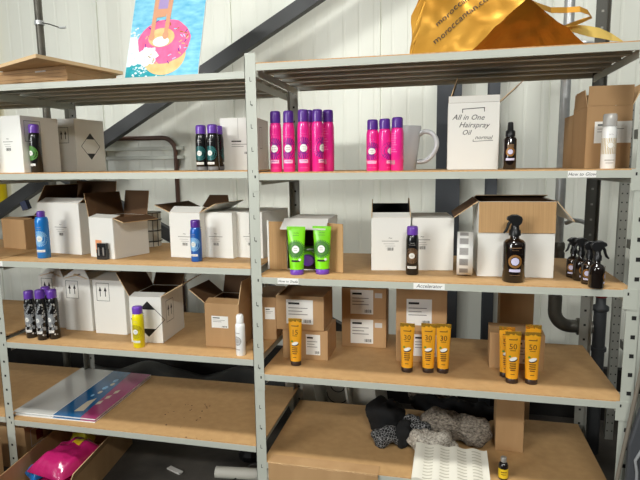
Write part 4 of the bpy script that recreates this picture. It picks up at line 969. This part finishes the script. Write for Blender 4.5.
# yellow pole and blue clip at the left
b = MB(); p = atY(.5, 207, 1.33); b.lathe([(.004, p.z), (.03, p.z+.004), (.034, p.z+.012), (.034, 3.2)], 'yellow_post', 18, (p.x, 1.36, 0)); tag(b.build('yellow_pipe'), 'bright yellow pipe end on the wall at the left edge above the plain brown carton', 'pipe')
p = atY(27, 206, .47)
b = MB(); M = Matrix.Translation((p.x, .47, p.z-.02))@Matrix.Rotation(R(-20), 4, 'Y'); b.box((-.02, -.015, -.0), (.02, .015, .05), 'blue_clip', M)
tag(b.build('blue_box'), 'small dark blue box on the plain brown carton at left', 'box')

# ------------------------------------------------------------------ right side: second rack, folding chair, pole
r2 = thing('rear_rack', 'grey perforated rack standing beyond the right end of the shelves', 'shelf rack', (0, 0, 0))
def post(x, y, h, m='rack_grey'):
    b = MB(); b.box((x-.022, y, 0), (x+.022, y+.035, h), m); mp = plane_map((x, y-.0005, 0), (1, 0, 0), (0, 0, 1)); z = .05
    while z < h-.02: b.p_rect(mp, -.016, z, -.009, z+.008, 'hole', 0, 1); b.p_rect(mp, .009, z, .016, z+.008, 'hole', 0, 1); z += .05
    b.build('upright', r2)
for x, y in ((1.775, 1.1), (2.6, 1.1), (1.80, .62+.0)): post(x, y, 1.95) if y > 1 else None
post(1.83, .55, 1.3)
for z in (.30, .62, 1.20, 1.80):
    b = MB(); b.box((1.80, .59, z-.05), (1.83, 1.1, z), 'rack_grey'); b.build('side_beam', r2)
    b = MB(); b.box((1.83, .59, z-.02), (2.6, 1.09, z), 'rack_grey'); b.build('deck', r2)
for k, z in enumerate((.62, 1.20)):
    for j in range(2):
        b = MB(); b.lathe([(.05, 0), (.052, .005), (.052, .10), (.05, .105)], 'tube_white', 20, (1.90, .66+.14*j, z+.0008)); tag(b.build('white_tub'), ('front' if j == 0 else 'rear')+' white tub on the '+('upper' if k else 'lower')+' shelf of the grey perforated rack', 'tub')
ch = thing('folding_chair', 'dark grey folded panel with pale piping leaning at the right bottom corner', 'chair', (1.60, -.06, 0))
P0, P1, P2, P3_ = atY(622, 478, .1), atY(648, 478, .1), atY(648, 400, .1), atY(640, 400, .1)
b = MB(); lx = lambda p: p.x-1.78
poly = [(-.10, 0.001), (.30, .001), (.30, .80), (-.03, .80), (-.07, .70), (-.10, .56)]
b.prism(poly, 0, .03, 'chair_grey'); b.build('panel', ch, bevel=.006)
b = MB(); b.tube([(-.055, -.006, .008), (-.07, -.006, .46), (-.078, -.006, .505), (-.045, -.006, .58), (.02, -.006, .69), (.06, -.006, .79)], .006, 'chair_edge', 8); b.build('piping', ch)
pa, pb2 = atY(641, 372, -.03), atY(616.5, 482, -.03)
b = MB(); d = (pa-pb2).normalized(); s0 = pb2-d*((pb2.z-.012)/d.z); b.tube([s0, pa+d*.1], .008, 'wood_strip', 8); tag(b.build('thin_pole'), 'thin grey pole leaning beside the right front upright', 'pole')

# ------------------------------------------------------------------ light
w = bpy.data.worlds.new('world'); SC.world = w; w.use_nodes = True; nt = w.node_tree; bg = nt.nodes['Background']; bg.inputs['Strength'].default_value = .30
tc = nt.nodes.new('ShaderNodeTexCoord'); sp = nt.nodes.new('ShaderNodeSeparateXYZ'); rp = nt.nodes.new('ShaderNodeValToRGB')
nt.links.new(tc.outputs['Generated'], sp.inputs['Vector']); nt.links.new(sp.outputs['Z'], rp.inputs['Fac']); nt.links.new(rp.outputs['Color'], bg.inputs['Color'])
rp.color_ramp.elements[0].position = 0; rp.color_ramp.elements[0].color = (.15, .15, .14, 1); rp.color_ramp.elements[1].position = .7; rp.color_ramp.elements[1].color = (.98, 1, .97, 1)
def lamp(name, loc, target, size, sy, power, spread=180, col=(1, 1, .95)):
    l = bpy.data.lights.new(name, 'AREA'); l.shape = 'RECTANGLE'; l.size = size; l.size_y = sy; l.energy = power; l.color = col; l.spread = R(spread)
    o = bpy.data.objects.new(name, l); COL.objects.link(o); o.location = loc
    o.rotation_euler = (Vector(target)-Vector(loc)).to_track_quat('-Z', 'Y').to_euler(); return o
lamp('hall_lamp', (-2.0, -4.2, 3.7), (-.5, .3, 1.8), 1.4, .25, 14, 62)
lamp('hall_lamp', (1.8, -4.4, 4.0), (.8, .3, 1.2), 1.4, .25, 15, 66)
lamp('high_bay_lamp', (.2, -2.0, 9.0), (.2, .6, 1.4), 1.6, .8, 145, 100)
lamp('open_door_daylight', (-4.6, -6.4, 2.5), (0, .3, 1.6), 1.8, 1.8, 72, 110, (.97, 1, 1))
SC.view_settings.view_transform = 'Standard'; SC.view_settings.look = 'None'; SC.view_settings.exposure = 0; SC.view_settings.gamma = 1
